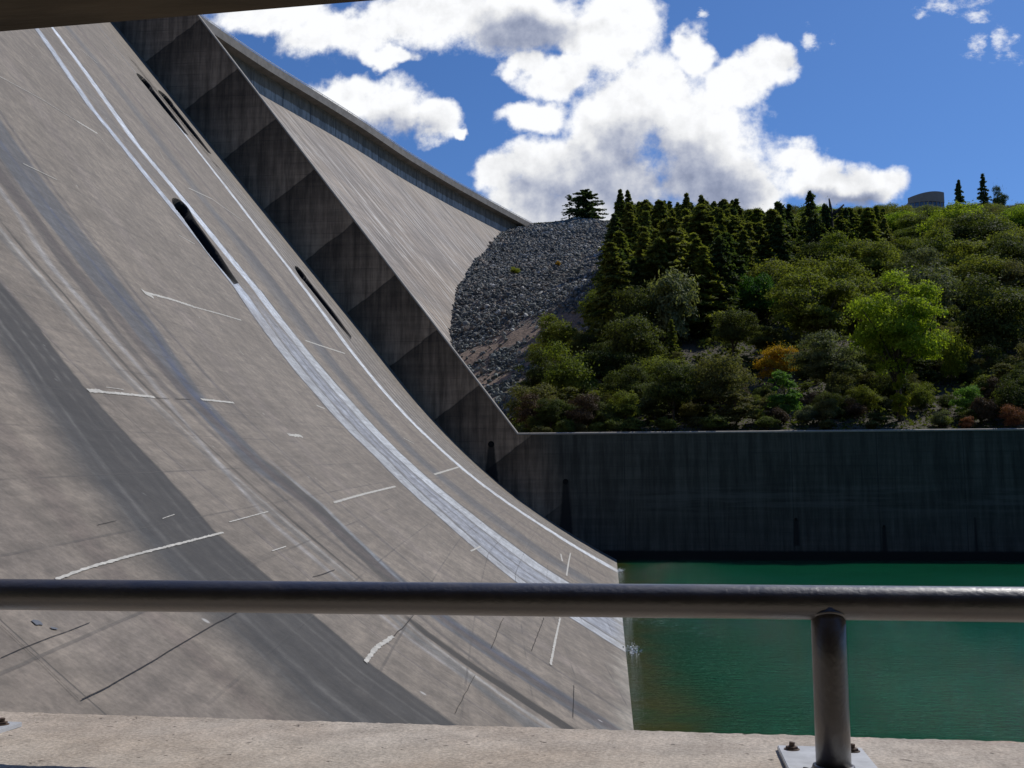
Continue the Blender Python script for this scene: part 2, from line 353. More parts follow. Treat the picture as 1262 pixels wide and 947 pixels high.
    wl = T_([(0, 3.0), (25, 2.8), (31, 2.6), (35, 2.0), (40, 1.6), (46, 1.4), (75, 1.1)]); wr = T_([(0, 3.4), (25, 3.0), (31, 3.0), (36, 2.4), (41, 1.9), (46, 1.7), (56, 1.4), (64, .5), (68, .2)])
    rip = vnoise(q * 4, s * 5.5, 41) * .5 + vnoise(q * 9, s * 11, 42) * .5
    def stripe(lo, hi, c, st=1., soft=.16, rp=.5, cut=None):
        mk = sstep(-soft, soft, q - lo(s)) * sstep(-soft, soft, hi(s) - q) * st
        if cut is not None: mk = mk * cut
        mk = np.clip(mk * (.75 + .5 * vnoise(q * 6, s * .3, 43)), 0, 1)
        t_ = np.array(c) * (1 - rp / 2 + rp * rip)[..., None]; col[:] = col * (1 - mk[..., None]) + t_ * mk[..., None]
    low = sstep(34, 24, s)
    stripe(lambda s: L0(s) + wl(s), lambda s: R1(s) - wr(s), (.215, .225, .24), .85, .2, .7, low)
    stripe(lambda s: L0(s) + wl(s) + .8, lambda s: R1(s) - wr(s) - .9, (.28, .30, .335), .8, .3, .8, low)
    stripe(lambda s: (L0(s) + R1(s)) / 2 - .2, lambda s: (L0(s) + R1(s)) / 2 + .25, (.08, .08, .085), .7, .2, .3, low)
    stripe(L0, lambda s: L0(s) + wl(s), (.34, .355, .37), .97, .15, .45, sstep(30, 24, s)); stripe(L0, lambda s: L0(s) + wl(s), (.42, .46, .52), .97, .18, .3, sstep(24, 32, s))
    stripe(lambda s: R1(s) - wr(s), R1, (.42, .44, .455), .97, .15, .45, sstep(34, 26, s)); stripe(lambda s: R1(s) - wr(s), R1, (.54, .58, .63), .97, .15, .25, sstep(26, 34, s))
    ew = T_([(0, .42), (25, .3), (75, .2)])
    for f_ in (lambda s: L0(s) - ew(s), R1): stripe(f_, lambda s, f_=f_: f_(s) + ew(s), (.022, .021, .021), .92, .1, .2)
    stripe(lambda s: L0(s) + wl(s), lambda s: L0(s) + wl(s) + ew(s), (.05, .05, .05), .8, .1, .2, low)
    stripe(lambda s: R1(s) - wr(s) - ew(s), lambda s: R1(s) - wr(s), (.06, .06, .06), .6, .1, .2, low)
    # wet grey track between the streams above the outlet
    stripe(lambda s: L0(s) + wl(s) + .8, lambda s: R1(s) - wr(s) - 1.2, (.13, .12, .11), .6, .5, .3, sstep(40, 42, s) * sstep(60, 46, s))
    # dark rub band and the far stream
    cen([(-1, 82), (9.7, 82), (13, 81.6), (17, 80.6), (23, 80.6), (29, 82), (35, 83.2), (41, 82.6), (43.3, 80.5), (44.5, 79.5)], T_([(0, 1.5), (20, 1.8), (40, 1.7), (43, 1.2), (44, .01)]), (.075, .072, .072), .9, 1.0)
    cen([(42, 80), (51, 80), (60, 81), (66, 79)], 1.4, (.10, .10, .10), .55, .9)
    cen([(0, 92), (30, 92), (37, 91), (46, 89), (51, 87.4), (64, 86)], .55, (.10, .08, .07), .6, .4)
    cen([(0, 88), (20, 89), (45, 85)], .7, (.17, .13, .10), .35, .6)
    Bc = T_([(-7, 103), (0, 103), (7, 103.6), (12, 102.4), (18.6, 100), (25, 98.4), (34, 99.0), (44, 100.6), (50, 101.2), (57, 102.2), (64, 103), (70, 103)])
    bw = T_([(-7, 1.9), (0, 1.8), (10, 1.5), (25, 1.25), (45, 1.1), (57, .9), (64, .6), (69, .05)])
    stripe(lambda s: Bc(s) - bw(s), lambda s: Bc(s) + bw(s), (.56, .585, .60), 1., .15, .35)
    stripe(lambda s: Bc(s) - bw(s) - .35, lambda s: Bc(s) - bw(s), (.03, .03, .03), .8, .1, .2)
    far = sstep(66, 60, s)
    for c0, w_, t_ in ((1.0, .5, .16), (2.2, .35, .035), (3.3, .45, .27), (4.6, .5, .06), (5.9, .4, .30), (7.0, .4, .05), (8.4, .5, .22), (9.8, .5, .07), (11.4, .5, .25), (13, .5, .09), (15, .6, .22), (17, .6, .10)):
        sc_ = T_([(-7, .72), (12, .72), (30, .95), (60, .7)])
        stripe(lambda s, c0=c0, w_=w_: Bc(s) + bw(s) + c0 * sc_(s) - w_ * .5, lambda s, c0=c0, w_=w_: Bc(s) + bw(s) + c0 * sc_(s) + w_ * .5, (t_, t_ * .98, t_ * .94), .75, .2, .4, far)
    # waterline: pale mineral fringe
    mk = sstep(1.0, .1, s + (vnoise(q * 1.5, s * 0, 31) - .5) * .6) * .45
    col[:] = col * (1 - mk[..., None]) + np.array((.36, .34, .28)) * mk[..., None]
    return np.clip(col, .004, .9)

qs = [3.]
while qs[-1] < 124.5: qs.append(qs[-1] + .035 + .0042 * qs[-1])
OUT = [(63.2, 72.6, 29., 43., 67.7, 1.75, 39.8, 8.), (99.5, 110.5, 61., 79., 104.6, 2.3, 73.9, 9.), (108.2, 119., 62., 81., 112.9, 2.5, 76., 10.), (102.6, 112.8, 34., 50.5, 107.0, 2.4, 46.6, 10.)]
ss = list(np.arange(-7, 20, .25)) + list(np.arange(20, 50, .4)) + list(np.arange(50, 90, .6)) + list(np.arange(90, 160, 4.))
def snap(lst, v):
    i = int(np.argmin(np.abs(np.array(lst) - v))); lst[i] = v
for o in OUT:
    snap(qs, o[0]); snap(qs, o[1]); snap(ss, o[2]); snap(ss, o[3])
qs = np.array(qs); ss = np.array(ss)
def grid_mesh(name, qs, ss, mats, depth=None, skip=(), midx=None):
    Q, S = np.meshgrid(qs, ss, indexing='ij'); d = 0 if depth is None else -depth(Q, S)
    P = spoint(Q, S, d) if depth is not None else spoint(Q, S)
    P = P.reshape(-1, 3); nS = len(ss)
    i, j = np.meshgrid(np.arange(len(qs) - 1), np.arange(nS - 1), indexing='ij')
    qc = (qs[:-1] + qs[1:])[:, None] / 2 + 0 * j; sc = (ss[:-1] + ss[1:])[None, :] / 2 + 0 * i
    keep = np.ones(qc.shape, bool)
    for o in skip: keep &= ~((qc > o[0]) & (qc < o[1]) & (sc > o[2]) & (sc < o[3]))
    a = i * nS + j; F = np.stack([a, a + nS, a + nS + 1, a + 1], -1)[keep]
    me = npmesh(name, P, F, mats, None if midx is None else midx(qc, sc)[keep].astype(int), True)
    uvlayer(me, 'flow', np.stack([Q, S], -1).reshape(-1, 2)); colattr(me, 'stain', stain(Q, S).reshape(-1, 3))
    return me
dam = empty('concrete_dam', (-60, 60, 0))
tag(dam, 'huge curved concrete gravity dam with stained sloping spillway and overhanging crest road', 'dam')
def chd(o, parent):     # parent while keeping world coordinates
    o.parent = parent; o.matrix_parent_inverse = parent.matrix_basis.inverted() if parent.parent is None else (parent.parent.matrix_basis).inverted(); return o
def inv(o):
    return o
bpy.context.view_layer.update()
dam.location = (0, 0, 0)   # all of the dam is modelled in world coordinates
spill = obj('spillway_face', grid_mesh('spillway_face', qs, ss, [M['spill']], skip=OUT), dam)
for (q0, q1, s0, s1, qc_, hw, st_, L_) in OUT:
    def tt(Q, S, qc_=qc_, st_=st_, L_=L_): return (st_ + .38 * (Q - qc_) - S) / L_
    def outline(Q, S, qc_=qc_, hw=hw, f=tt):      # >0 inside
        t = f(Q, S); cap = np.clip(1 - np.abs((.13 - t) / .13) ** 2.5, 0, 1) ** .5
        w = hw * np.where(t < .13, 1.25 * cap, 1 + .25 * np.exp(-((t - .13) / .06) ** 2)) * (1 - .45 * sstep(.6, 1., t))
        w = np.where((t < 0) | (t > 1), -1, w); c = qc_ + hw * .3 * np.exp(-(t / .16) ** 2)
        return w - np.abs(Q - c)
    def depth(Q, S, f=outline, g=tt):
        t = np.clip(g(Q, S), 0, 1)
        return (3.0 * (1 - t) ** 1.1 + .1) * sstep(0, .3, f(Q, S))
    qq = np.linspace(q0, q1, 110); sg = np.linspace(s0, s1, 160)
    me = grid_mesh('outlet', qq, sg, [M['spill'], M['wet_shade']], depth=depth, midx=lambda a, b, f=outline: f(a, b) > -.06)
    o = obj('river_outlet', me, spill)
    o['label'] = 'black round-topped outlet mouth with tapering stained trough, shade painted in'

# repair strips, open joints and seep marks lying on the face
STR = [
('w',0.047,[(16.48, 8.09), (17.89, 8.26), (19.79, 8.43), (22.31, 8.63), (25.88, 8.92)]),
('w',0.151,[(27.3, 14.27), (28.28, 14.41)]),
('w',0.109,[(27.3, 14.27), (29.75, 14.56), (32.49, 14.89)]),
('w',0.116,[(37.77, 15.65), (40.11, 15.94), (42.18, 16.17)]),
('w',0.33,[(43.36, 23.49), (44.32, 23.48)]),
('w',0.153,[(43.36, 23.49), (47.17, 24.19), (50.78, 24.69)]),
('w',0.091,[(50.78, 24.69), (55.35, 25.48), (60.04, 26.21)]),
('w',0.095,[(40.78, 10.24), (48.91, 10.99), (59.67, 11.93)]),
('w',0.155,[(78.87, 14.43), (98.45, 17.23)]),
('w',0.15,[(77.25, 28.9), (84.22, 29.95), (93.09, 31.3)]),
('w',0.197,[(46.31, 14.72), (48.89, 14.91)]),
('w',0.112,[(60.92, 18.98), (62.67, 18.96)]),
('w',0.08,[(25.18, 5.15), (26.94, 5.28), (29.32, 5.33)]),
('w',0.066,[(58.1, 2.8), (48.72, 2.62), (41.6, 2.47)]),
('w',0.095,[(93.93, 4.42), (77.44, 3.55)]),
('w',0.111,[(88.53, 4.82), (84.23, 4.34)]),
('w',0.165,[(55.53, 40.83), (58.52, 41.39), (58.93, 39.82), (59.09, 38.01)]),
('w',0.053,[(46.21, 38.94), (50.95, 40.1), (55.53, 40.83)]),
('w',0.051,[(40.32, 30.28), (43.52, 30.77)]),
('w',0.115,[(76.7, 44.87), (84.41, 47.04), (94.03, 48.16)]),
('w',0.099,[(76.76, 60.52), (80.25, 60.97)]),
('w',0.116,[(94.9, 72.31), (94.52, 71.29)]),
('w',0.119,[(95.19, 71.14), (96.81, 71.33)]),
('w',0.058,[(52.84, 22.08), (52.84, 21.58)]),
('w',0.074,[(59.16, 7.05), (64.81, 7.2)]),
('w',0.051,[(59.47, 8.77), (58.69, 7.9)]),
('w',0.06,[(60.84, 33.72), (63.77, 34.0)]),
('w',0.074,[(76.49, 48.9), (75.62, 47.39)]),
('w',0.098,[(82.82, 19.14), (85.48, 18.83)]),
('w',0.024,[(28.93, 14.7), (30.25, 14.83)]),
('w',0.018,[(23.17, 9.38), (24.1, 9.51)]),
('w',0.029,[(27.09, 9.26), (31.33, 9.67)]),
('w',0.026,[(27.82, 8.24), (29.37, 8.35)]),
('d',0.012,[(13.99, 7.48), (13.98, 6.87), (13.9, 6.28)]),
('d',0.017,[(13.95, 6.28), (15.34, 6.37), (17.09, 6.52), (19.83, 6.75), (22.79, 6.99)]),
('d',0.026,[(33.8, 5.56), (30.93, 5.39), (29.32, 5.33)]),
('d',0.029,[(53.87, 3.26), (41.96, 3.04)]),
('d',0.022,[(45.46, 4.18), (37.1, 3.84)]),
('d',0.025,[(32.57, 14.86), (33.87, 15.04)]),
('d',0.025,[(34.52, 15.15), (36.38, 15.42)]),
('d',0.011,[(13.32, 7.05), (13.95, 7.11), (14.71, 7.17), (16.12, 7.28)]),
('d',0.013,[(19.85, 9.21), (20.85, 9.33)]),
('d',0.015,[(31.52, 3.71), (26.14, 3.55)]),
('d',0.018,[(40.51, 1.78), (34.66, 1.64)]),
('d',0.02,[(28.62, 7.31), (31.26, 7.4)]),
('b',0.086,[(14.75, 7.44), (14.93, 7.42)]),
('b',0.035,[(15.01, 7.31), (15.14, 7.28)]),
]
def strip(k, w, pts, n):
    w = w * (.7 if k == 'd' else 1.); pts = np.array(pts, float); Y = [p[0] * float(fac(p[0], p[1])) for p in pts]
    seg = np.concatenate([[0], np.cumsum(np.hypot(np.diff(Y), np.diff(pts[:, 1])))])
    m = max(10, int(seg[-1] / max(w * .28, .03))); t = np.linspace(0, seg[-1], m)
    Q = np.interp(t, seg, pts[:, 0]); S = np.interp(t, seg, pts[:, 1])
    r = rng.random((2, m)); r = (r + np.roll(r, 1, 1) + np.roll(r, 2, 1)) / 3
    jit = .55 if k == 'w' else .3
    if k == 'd': S = S + (vnoise(t * 2, t * 0, n) - .5) * w * 1.3
    along_s = abs(S[-1] - S[0]) > abs(Y[-1] - Y[0])
    h1 = w / 2 * (1 - jit + jit * 2 * r[0]); h2 = w / 2 * (1 - jit + jit * 2 * r[1])
    h1[-1] *= .3; h2[-1] *= .3
    off = .012 + .0015 * (n % 5)
    if along_s: a = spoint(Q + h1, S, off); b = spoint(Q - h2, S, off)
    else: a = spoint(Q, S + h1, off); b = spoint(Q, S - h2, off)
    F = [[i, i + 1, m + i + 1, m + i] for i in range(m - 1)]
    name = {'w': 'repair_patch', 'd': 'open_joint', 'b': 'blue_patch'}[k]
    obj(name, npmesh(name, np.concatenate([a, b]), F, [{'w': M['patch'], 'd': M['crack'], 'b': M['bluepatch']}[k]]), spill)
for n, (k, w, pts) in enumerate(STR): strip(k, w, pts, n)

# ------------------------------------------------------------------ dam face beyond the training wall, and its crest
CY = np.array([(100, -139.), (121, -137), (160, -136), (200, -132), (240, -125.5), (280.7, -116.8), (311.8, -107.7), (340.8, -97.2), (365.7, -88.8), (396.8, -79.8), (435.5, -66.1), (469.9, -52.3), (500.5, -39.7), (530, -26), (560, -11)])
yy = np.arange(100, 545, 1.5); cc = np.interp(yy, CY[:, 0], CY[:, 1])
for _ in range(30): cc[1:-1] = (cc[:-2] + 2 * cc[1:-1] + cc[2:]) / 4
arc = np.concatenate([[0], np.cumsum(np.hypot(np.diff(yy), np.diff(cc)))])
def sweep(name, prof_, m, smooth=False, parent=dam):
    """prof_: list of (offset from crest line, z)"""
    pr = np.array(prof_, float); n = len(pr)
    X = cc[:, None] + pr[None, :, 0]; Yv = yy[:, None] + 0 * X; Z = pr[None, :, 1] + 0 * X
    h = np.concatenate([[0], np.cumsum(np.hypot(np.diff(pr[:, 0]), np.diff(pr[:, 1])))])
    i, j = np.meshgrid(np.arange(len(yy) - 1), np.arange(n - 1), indexing='ij'); a = i * n + j
    F = np.stack([a, a + 1, a + n + 1, a + n], -1).reshape(-1, 4)
    me = npmesh(name, np.stack([X, Yv, Z], -1).reshape(-1, 3), F, [m], None, smooth)
    uvlayer(me, 'flow', np.stack([arc[:, None] + 0 * X, h[None, :] + 0 * X], -1).reshape(-1, 2))
    return obj(name, me, parent)
sweep('dam_face', [(-3.2, 134.6), (-2.6, 133.9), (-1.6, 132.9)] + [(-1.6 + .8135 * d, 132.9 - d) for d in np.linspace(1, 150, 40)], M['face'])
sweep('crest_wall', [(-3.2, 142.), (-3.2, 134.6)], M['crest'])
sweep('upstream_face', [(-12.5, 143.5), (-13.5, -10)], M['face'])
cr = sweep('crest_road', [(0, 141.9), (-3.18, 141.6), (-3.2, 141.2), (-12.5, 141.2), (-12.5, 143.9), (-.2, 143.9)], M['parapet'])
par = sweep('parapet', [(-.02, 143.8), (0, 141.9), (.02, 141.85), (.02, 144.55), (-.4, 144.55), (-.4, 143.9)], M['parapet'])
mb = MB()
for i in range(0, len(yy) - 1, 2): mb.tube([(cc[i] - .2, yy[i], 144.55), (cc[i] - .2, yy[i], 145.2)], .06, 5)
mb.tube([(cc[i] - .2, yy[i], 145.2) for i in range(0, len(yy), 2)], .09, 6); mb.tube([(cc[i] - .2, yy[i], 144.9) for i in range(0, len(yy), 2)], .05, 6)
mb.build('crest_railing', M['railmetal'], dam)

# ------------------------------------------------------------------ far training wall
wall = empty('training_wall', (0, 124, -5)); tag(wall, 'tall dark shaded concrete training wall stepping down beside the spillway and along the water', 'wall')
def inwall(V): return np.asarray(V, float) - np.array((0, 124, -5.))
top = [(-111.6, 142.4), (-11.05, 10.04), (155, 10.28)]
xs_ = np.concatenate([np.linspace(-111.6, -11.05, 120), np.linspace(-11.05, 155, 100)[1:]])
zt = np.interp(xs_, [t[0] for t in top], [t[1] for t in top]); zb = np.interp(xs_, XS, ZS) - 4; zb = np.where(xs_ > 0, -10, zb)
zb = np.minimum(zb, zt - 3)
n = len(xs_); V = []; F = []
for k, (y, zz) in enumerate([(124., zb), (124., zt), (125.2, zt), (125.2, zb)]): V += [(x, y, z) for x, z in zip(xs_, zz)]
for k in range(3):
    for i in range(n - 1): F.append([k * n + i, k * n + i + 1, (k + 1) * n + i + 1, (k + 1) * n + i])
F += [[0, n, 2 * n, 3 * n], [n - 1, 4 * n - 1, 3 * n - 1, 2 * n - 1]]
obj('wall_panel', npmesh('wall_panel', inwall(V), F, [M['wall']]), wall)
# coping: chamfered lip along the top
V = []; F = []
sec = [(-.06, -.17), (-.06, .0), (.06, .1), (1.36, .1), (1.36, -.12)]
tp = np.array(top); m = len(sec)
for i, (x, z) in enumerate(tp):
    if i == 0: nx, nz = .796, .605
    elif i == 1: nx, nz = .42, .95
    else: nx, nz = 0, 1
    for dy, dz in sec: V.append((x + nx * dz, 124 + dy, z + nz * dz))
for i in range(2):
    for k in range(m - 1): F.append([i * m + k, (i + 1) * m + k, (i + 1) * m + k + 1, i * m + k + 1])
obj('coping', npmesh('coping', inwall(V), F, [M['coping']]), wall)
for x, z, r in [(-14.2, 8.8, .3), (-5.42, 4.35, .26), (20.85, .0, .13), (30.6, -.8, .11)]:
    mb = MB(); nseg = 16
    ring = [(math.cos(2 * math.pi * k / nseg), math.sin(2 * math.pi * k / nseg)) for k in range(nseg)]
    V = [(x + c * r * 1.25, 123.93, z + s_ * r * 1.25) for c, s_ in ring] + [(x + c * r, 123.93, z + s_ * r) for c, s_ in ring] + [(x + c * r, 123.99, z + s_ * r) for c, s_ in ring] + [(x + c * r * 1.25, 123.995, z + s_ * r * 1.25) for c, s_ in ring]
    F = [[k, (k + 1) % nseg, nseg + (k + 1) % nseg, nseg + k] for k in range(nseg)] + [[nseg + k, nseg + (k + 1) % nseg, 2 * nseg + (k + 1) % nseg, 2 * nseg + k] for k in range(nseg)] + [[3 * nseg + k, 3 * nseg + (k + 1) % nseg, (k + 1) % nseg, k] for k in range(nseg)] + [[2 * nseg + k for k in range(nseg)]]
    obj('drain_hole', npmesh('drain_hole', inwall(V), F, [M['wet_shade']]), wall)
# ------------------------------------------------------------------ terrain behind the wall
TP = np.array([(-46.5, 301, 51.7), (-48.8, 317, 60.8), (-50.6, 335, 71), (-51.5, 364, 84.4), (-52.4, 412, 103.7), (-50.7, 456, 122), (-46.2, 493, 138.0), (-41, 506, 143.0),
 (-38, 270, 36), (-34, 240, 25), (-28, 200, 15), (-22, 160, 9), (-18, 125, 7.5), (-60, 200, 15), (-80, 300, 50), (-90, 400, 96), (-100, 500, 138), (-90, 140, 7),
 (-8, 126, 9.6), (0, 126, 9.9), (40, 126, 10.1), (100, 126, 10.2), (160, 126, 10.3), (-10, 200, 29), (-12, 300, 66), (-12, 400, 101), (-5, 455, 124), (0, 200, 33), (50, 200, 36), (100, 200, 37), (0, 160, 17.5), (40, 160, 21), (90, 160, 22),
 (10, 300, 69), (60, 300, 73), (120, 300, 75), (20, 400, 103), (80, 400, 106), (160, 400, 108), (30, 480, 132), (90, 480, 132), (170, 480, 132),
 (-20, 508, 146.2), (0, 510, 146.4), (-38, 512, 145.6), (40, 520, 144), (80, 535, 145.5), (120, 540, 148), (160, 545, 150.5), (210, 545, 150.5), (260, 540, 149), (330, 520, 145),
 (0, 560, 146), (100, 600, 150), (160, 600, 152), (-80, 600, 146), (250, 620, 152), (100, 900, 150), (-300, 900, 140), (500, 900, 150), (400, 300, 80), (400, 130, 10), (0, 1500, 120), (700, 1500, 130), (-600, 1500, 120)], float)
def _k(a, b): return np.sqrt(((a[:, None, :] - b[None, :, :]) ** 2).sum(-1) + 9.)
_A = _k(TP[:, :2], TP[:, :2]); _n = len(TP); _P = np.c_[np.ones(_n), TP[:, :2]]
_S = np.block([[_A, _P], [_P.T, np.zeros((3, 3))]]); _w = np.linalg.solve(_S, np.r_[TP[:, 2], np.zeros(3)])
def ground(x, y, rough=True):
    x = np.atleast_1d(np.asarray(x, float)); y = np.atleast_1d(np.asarray(y, float)); sh = x.shape
    p = np.c_[x.ravel(), y.ravel()]; z = _k(p, TP[:, :2]) @ _w[:_n] + np.c_[np.ones(len(p)), p] @ _w[_n:]
    z = z.reshape(sh)
    if rough: z = z + (vnoise(x / 14, y / 14, 51) - .5) * 1.6 * np.clip((y - 122) / 40, 0, 1) + (vnoise(x / 3, y / 3, 52) - .5) * .5 * np.clip((y - 122) / 10, 0, 1)
    return z
def g1(x, y): return float(ground(x, y)[0])
def riprap_edge(y): return np.interp(y, [190, 200, 225, 255, 285, 320, 400, 455, 500, 520], [-20, -18, -14, -8.5, -3.5, 1.5, 2.5, 3, 4.5, 5])
gx = np.concatenate([np.arange(-500, -90, 20), np.arange(-90, 60, 1.5), np.arange(60, 240, 3), np.arange(240, 1000, 30)])
gy = np.concatenate([np.arange(125.15, 200, 1.5), np.arange(200, 560, 2.), np.arange(560, 1500, 30)])
GX, GY = np.meshgrid(gx, gy, indexing='ij'); GZ = ground(GX, GY); ny = len(gy)
i, j = np.meshgrid(np.arange(len(gx) - 1), np.arange(ny - 1), indexing='ij'); a = i * ny + j
F = np.stack([a, a + ny, a + ny + 1, a + 1], -1).reshape(-1, 4)
me = npmesh('hillside', np.stack([GX, GY, GZ], -1).reshape(-1, 3), F, [], None, True)
rr = sstep(2.5, -2.5, GX - riprap_edge(GY) + (vnoise(GX / 5, GY / 5, 61) - .5) * 8) * (GY < 509)
soil = sstep(.28, .5, vnoise(GX / 9, GY / 6, 62) * .6 + vnoise(GX / 3, GY / 3, 63) * .4) * sstep(300, 284, GY) * sstep(226, 240, GY)
rocky = rr * (1 - soil)
gc = np.empty(GX.shape + (3,)); gc[:] = (.055, .046, .027)
gc = gc * (1 - rr[..., None]) + np.array((.23, .165, .12)) * rr[..., None]
gc = gc * (1 - rocky[..., None]) + np.array((.075, .08, .078)) * rocky[..., None]
top_ = ((GY > 508) & (GY < 530) & (GX < 5))[..., None]; gc = np.where(top_, np.array((.05, .055, .03)), gc)
path = (np.exp(-((GX - riprap_edge(GY) - 3.5) / 2.2) ** 2) * (GY > 245) * (GY < 285))[..., None]; gc = gc * (1 - path) + np.array((.30, .20, .15)) * path
colattr(me, 'stain', gc.reshape(-1, 3))
m, T, b = mat('hillside_soil', .95); n_ = T.noise(pos(T), .8, 6, .65)
T.l.new(T.mix(1, attr(T, 'stain'), T.mix(T.ramp(n_, .25, .75), gray(.6), gray(1.4)), 'MULTIPLY'), b.inputs['Base Color']); bump(T, b, n_, .8, .6)
me.materials.append(m); tag(obj('hillside', me), kind='structure')

# rocks of the rip-rap slope: nobody could count them
def ico():
    t = (1 + 5 ** .5) / 2
    v = np.array([(-1, t, 0), (1, t, 0), (-1, -t, 0), (1, -t, 0), (0, -1, t), (0, 1, t), (0, -1, -t), (0, 1, -t), (t, 0, -1), (t, 0, 1), (-t, 0, -1), (-t, 0, 1)]); v /= np.linalg.norm(v[0])
    f = np.array([(0, 11, 5), (0, 5, 1), (0, 1, 7), (0, 7, 10), (0, 10, 11), (1, 5, 9), (5, 11, 4), (11, 10, 2), (10, 7, 6), (7, 1, 8), (3, 9, 4), (3, 4, 2), (3, 2, 6), (3, 6, 8), (3, 8, 9), (4, 9, 5), (2, 4, 11), (6, 2, 10), (8, 6, 7), (9, 8, 1)])
    return v, f
iv, jf = ico()
def rotmats(n, tilt=math.pi):
    q = rng.normal(size=(n, 4)); q /= np.linalg.norm(q, axis=1)[:, None]; w, x, y, z = q.T
    return np.stack([1-2*(y*y+z*z), 2*(x*y-z*w), 2*(x*z+y*w), 2*(x*y+z*w), 1-2*(x*x+z*z), 2*(y*z-x*w), 2*(x*z-y*w), 2*(y*z+x*w), 1-2*(x*x+y*y)], -1).reshape(-1, 3, 3)
N = 50000
ry = rng.uniform(188, 510, N); rx = rng.uniform(-66, 7, N)
ok = rx < riprap_edge(ry) + rng.normal(0, 1.2, N)
so = (vnoise(rx / 9, ry / 6, 62) * .6 + vnoise(rx / 3, ry / 3, 63) * .4); so = sstep(.28, .5, so) * sstep(300, 284, ry) * sstep(226, 240, ry)
ok &= rng.random(N) > so * .93
ok &= rx > np.interp(ry, [188, 300, 317, 335, 364, 412, 456, 493, 510], [-60, -52, -53, -55, -56, -57, -56, -51, -44])
rx, ry = rx[ok], ry[ok]; N = len(rx)
sz = .84 * (.30 + .62 * rng.random(N) ** 2.4 + (rng.random(N) > .98) * .7) * np.interp(ry, [190, 300, 510], [.95, 1.0, 1.1])
R = rotmats(N); sc3 = rng.uniform(.6, 1.25, (N, 1, 3))
Vr = iv[None] * (1 + rng.uniform(-.22, .22, (N, 12, 1))) * sc3 * sz[:, None, None]
Vr = np.einsum('nij,nkj->nki', R, Vr) + np.stack([rx, ry, ground(rx, ry) + sz * .25], -1)[:, None, :]
Fr = (jf[None] + (np.arange(N) * 12)[:, None, None]).reshape(-1, 3)
me = npmesh('riprap', Vr.reshape(-1, 3), Fr, [])
tone = rng.choice(5, N, p=[.34, .26, .18, .15, .07]); pal = np.array([(.085, .095, .088), (.15, .155, .142), (.19, .155, .12), (.23, .228, .205), (.42, .40, .36)])
pc = pal[tone] * .98 * rng.uniform(.55, 1.3, (N, 1)); band_ = vnoise(rx / 20, ry / 12, 77)[:, None]; pc = pc * (.8 + .4 * band_)
low = sstep(330, 250, ry)[:, None]; pc = pc * (1 - low * .5) + pc * low * .5 * np.array((.8, 1.05, 1.12))
colattr(me, 'stain', np.repeat(pc, 12, axis=0))
m, T, b = mat('riprap_rock', .85); T.l.new(T.mix(1, attr(T, 'stain'), T.mix(T.noise(pos(T), 2.5, 4, .6), gray(.6), gray(1.4)), 'MULTIPLY'), b.inputs['Base Color'])
me.materials.append(m); tag(obj('riprap', me), 'loose slope of broken grey green rocks between the dam face and the pines', kind='stuff')

# ------------------------------------------------------------------ vegetation
def leafmat(name, colr, colr2, trans=.3, vary=.35):
    m = bpy.data.materials.new(name); m.use_nodes = True; T = NT(m.node_tree); T.n.clear()
    info = T.new('ShaderNodeObjectInfo'); P = pos(T)
    c = T.mix(info.outputs['Random'], colr, colr2)
    c = T.mix(1, c, T.mix(T.ramp(T.noise(P, .9, 3, .6), .3, .7), gray(1 - vary), gray(1 + vary)), 'MULTIPLY')
    c = T.mix(1, c, T.mix(T.ramp(T.noise(P, 6., 2, .6), .3, .7), gray(.7), gray(1.3)), 'MULTIPLY')
    d = T.new('ShaderNodeBsdfPrincipled'); d.inputs['Roughness'].default_value = .7; T.l.new(c, d.inputs['Base Color']); d.inputs['Specular IOR Level'].default_value = .12
    t = T.new('ShaderNodeBsdfTranslucent'); T.l.new(T.mix(1, c, (1.2, 1.25, .5), 'MULTIPLY'), t.inputs['Color'])
    mx = T.new('ShaderNodeMixShader'); mx.inputs[0].default_value = trans; T.l.new(d.outputs[0], mx.inputs[1]); T.l.new(t.outputs[0], mx.inputs[2])
    o = T.new('ShaderNodeOutputMaterial'); T.l.new(mx.outputs[0], o.inputs[0]); return m
LM = {'pine': leafmat('pine_needles', (.115, .140, .036), (.175, .185, .055), .45),
      'fir': leafmat('fir_needles', (.065, .098, .036), (.09, .12, .044), .4),
      'oak': leafmat('oak_leaves', (.135, .170, .034), (.20, .215, .048), .45),
      'dark': leafmat('dark_oak_leaves', (.055, .075, .022), (.095, .112, .034), .4),
      'olive': leafmat('olive_shrub_leaves', (.125, .130, .048), (.165, .155, .068), .4),
      'lime': leafmat('bright_lime_leaves', (.24, .33, .035), (.27, .34, .04), .5),
      'yellow': leafmat('yellow_green_leaves', (.25, .27, .03), (.26, .28, .04), .5),
      'fresh': leafmat('fresh_green_leaves', (.13, .25, .06), (.14, .26, .06), .45),
      'deep': leafmat('deep_green_leaves', (.05, .13, .022), (.055, .13, .024), .4),
      'pale': leafmat('pale_grey_green_needles', (.20, .225, .11), (.21, .225, .11), .4),
      'grey': leafmat('grey_green_leaves', (.13, .155, .085), (.15, .165, .09), .4),
      'gold': leafmat('golden_leaves', (.42, .25, .02), (.42, .27, .02), .45),
      'rust': leafmat('rusty_pink_leaves', (.24, .10, .055), (.26, .11, .06), .3),
      'brown': leafmat('brown_twigs', (.085, .058, .038), (.10, .065, .04), .15),
      'broom': leafmat('broom_stems', (.10, .13, .034), (.12, .145, .04), .4)}
M['bark'] = simple('bark', (.085, .065, .05), .95, .3, 1.5, .02)
M['barkd'] = simple('dark_bark', (.045, .036, .03), .95, .3, 1.5, .02)

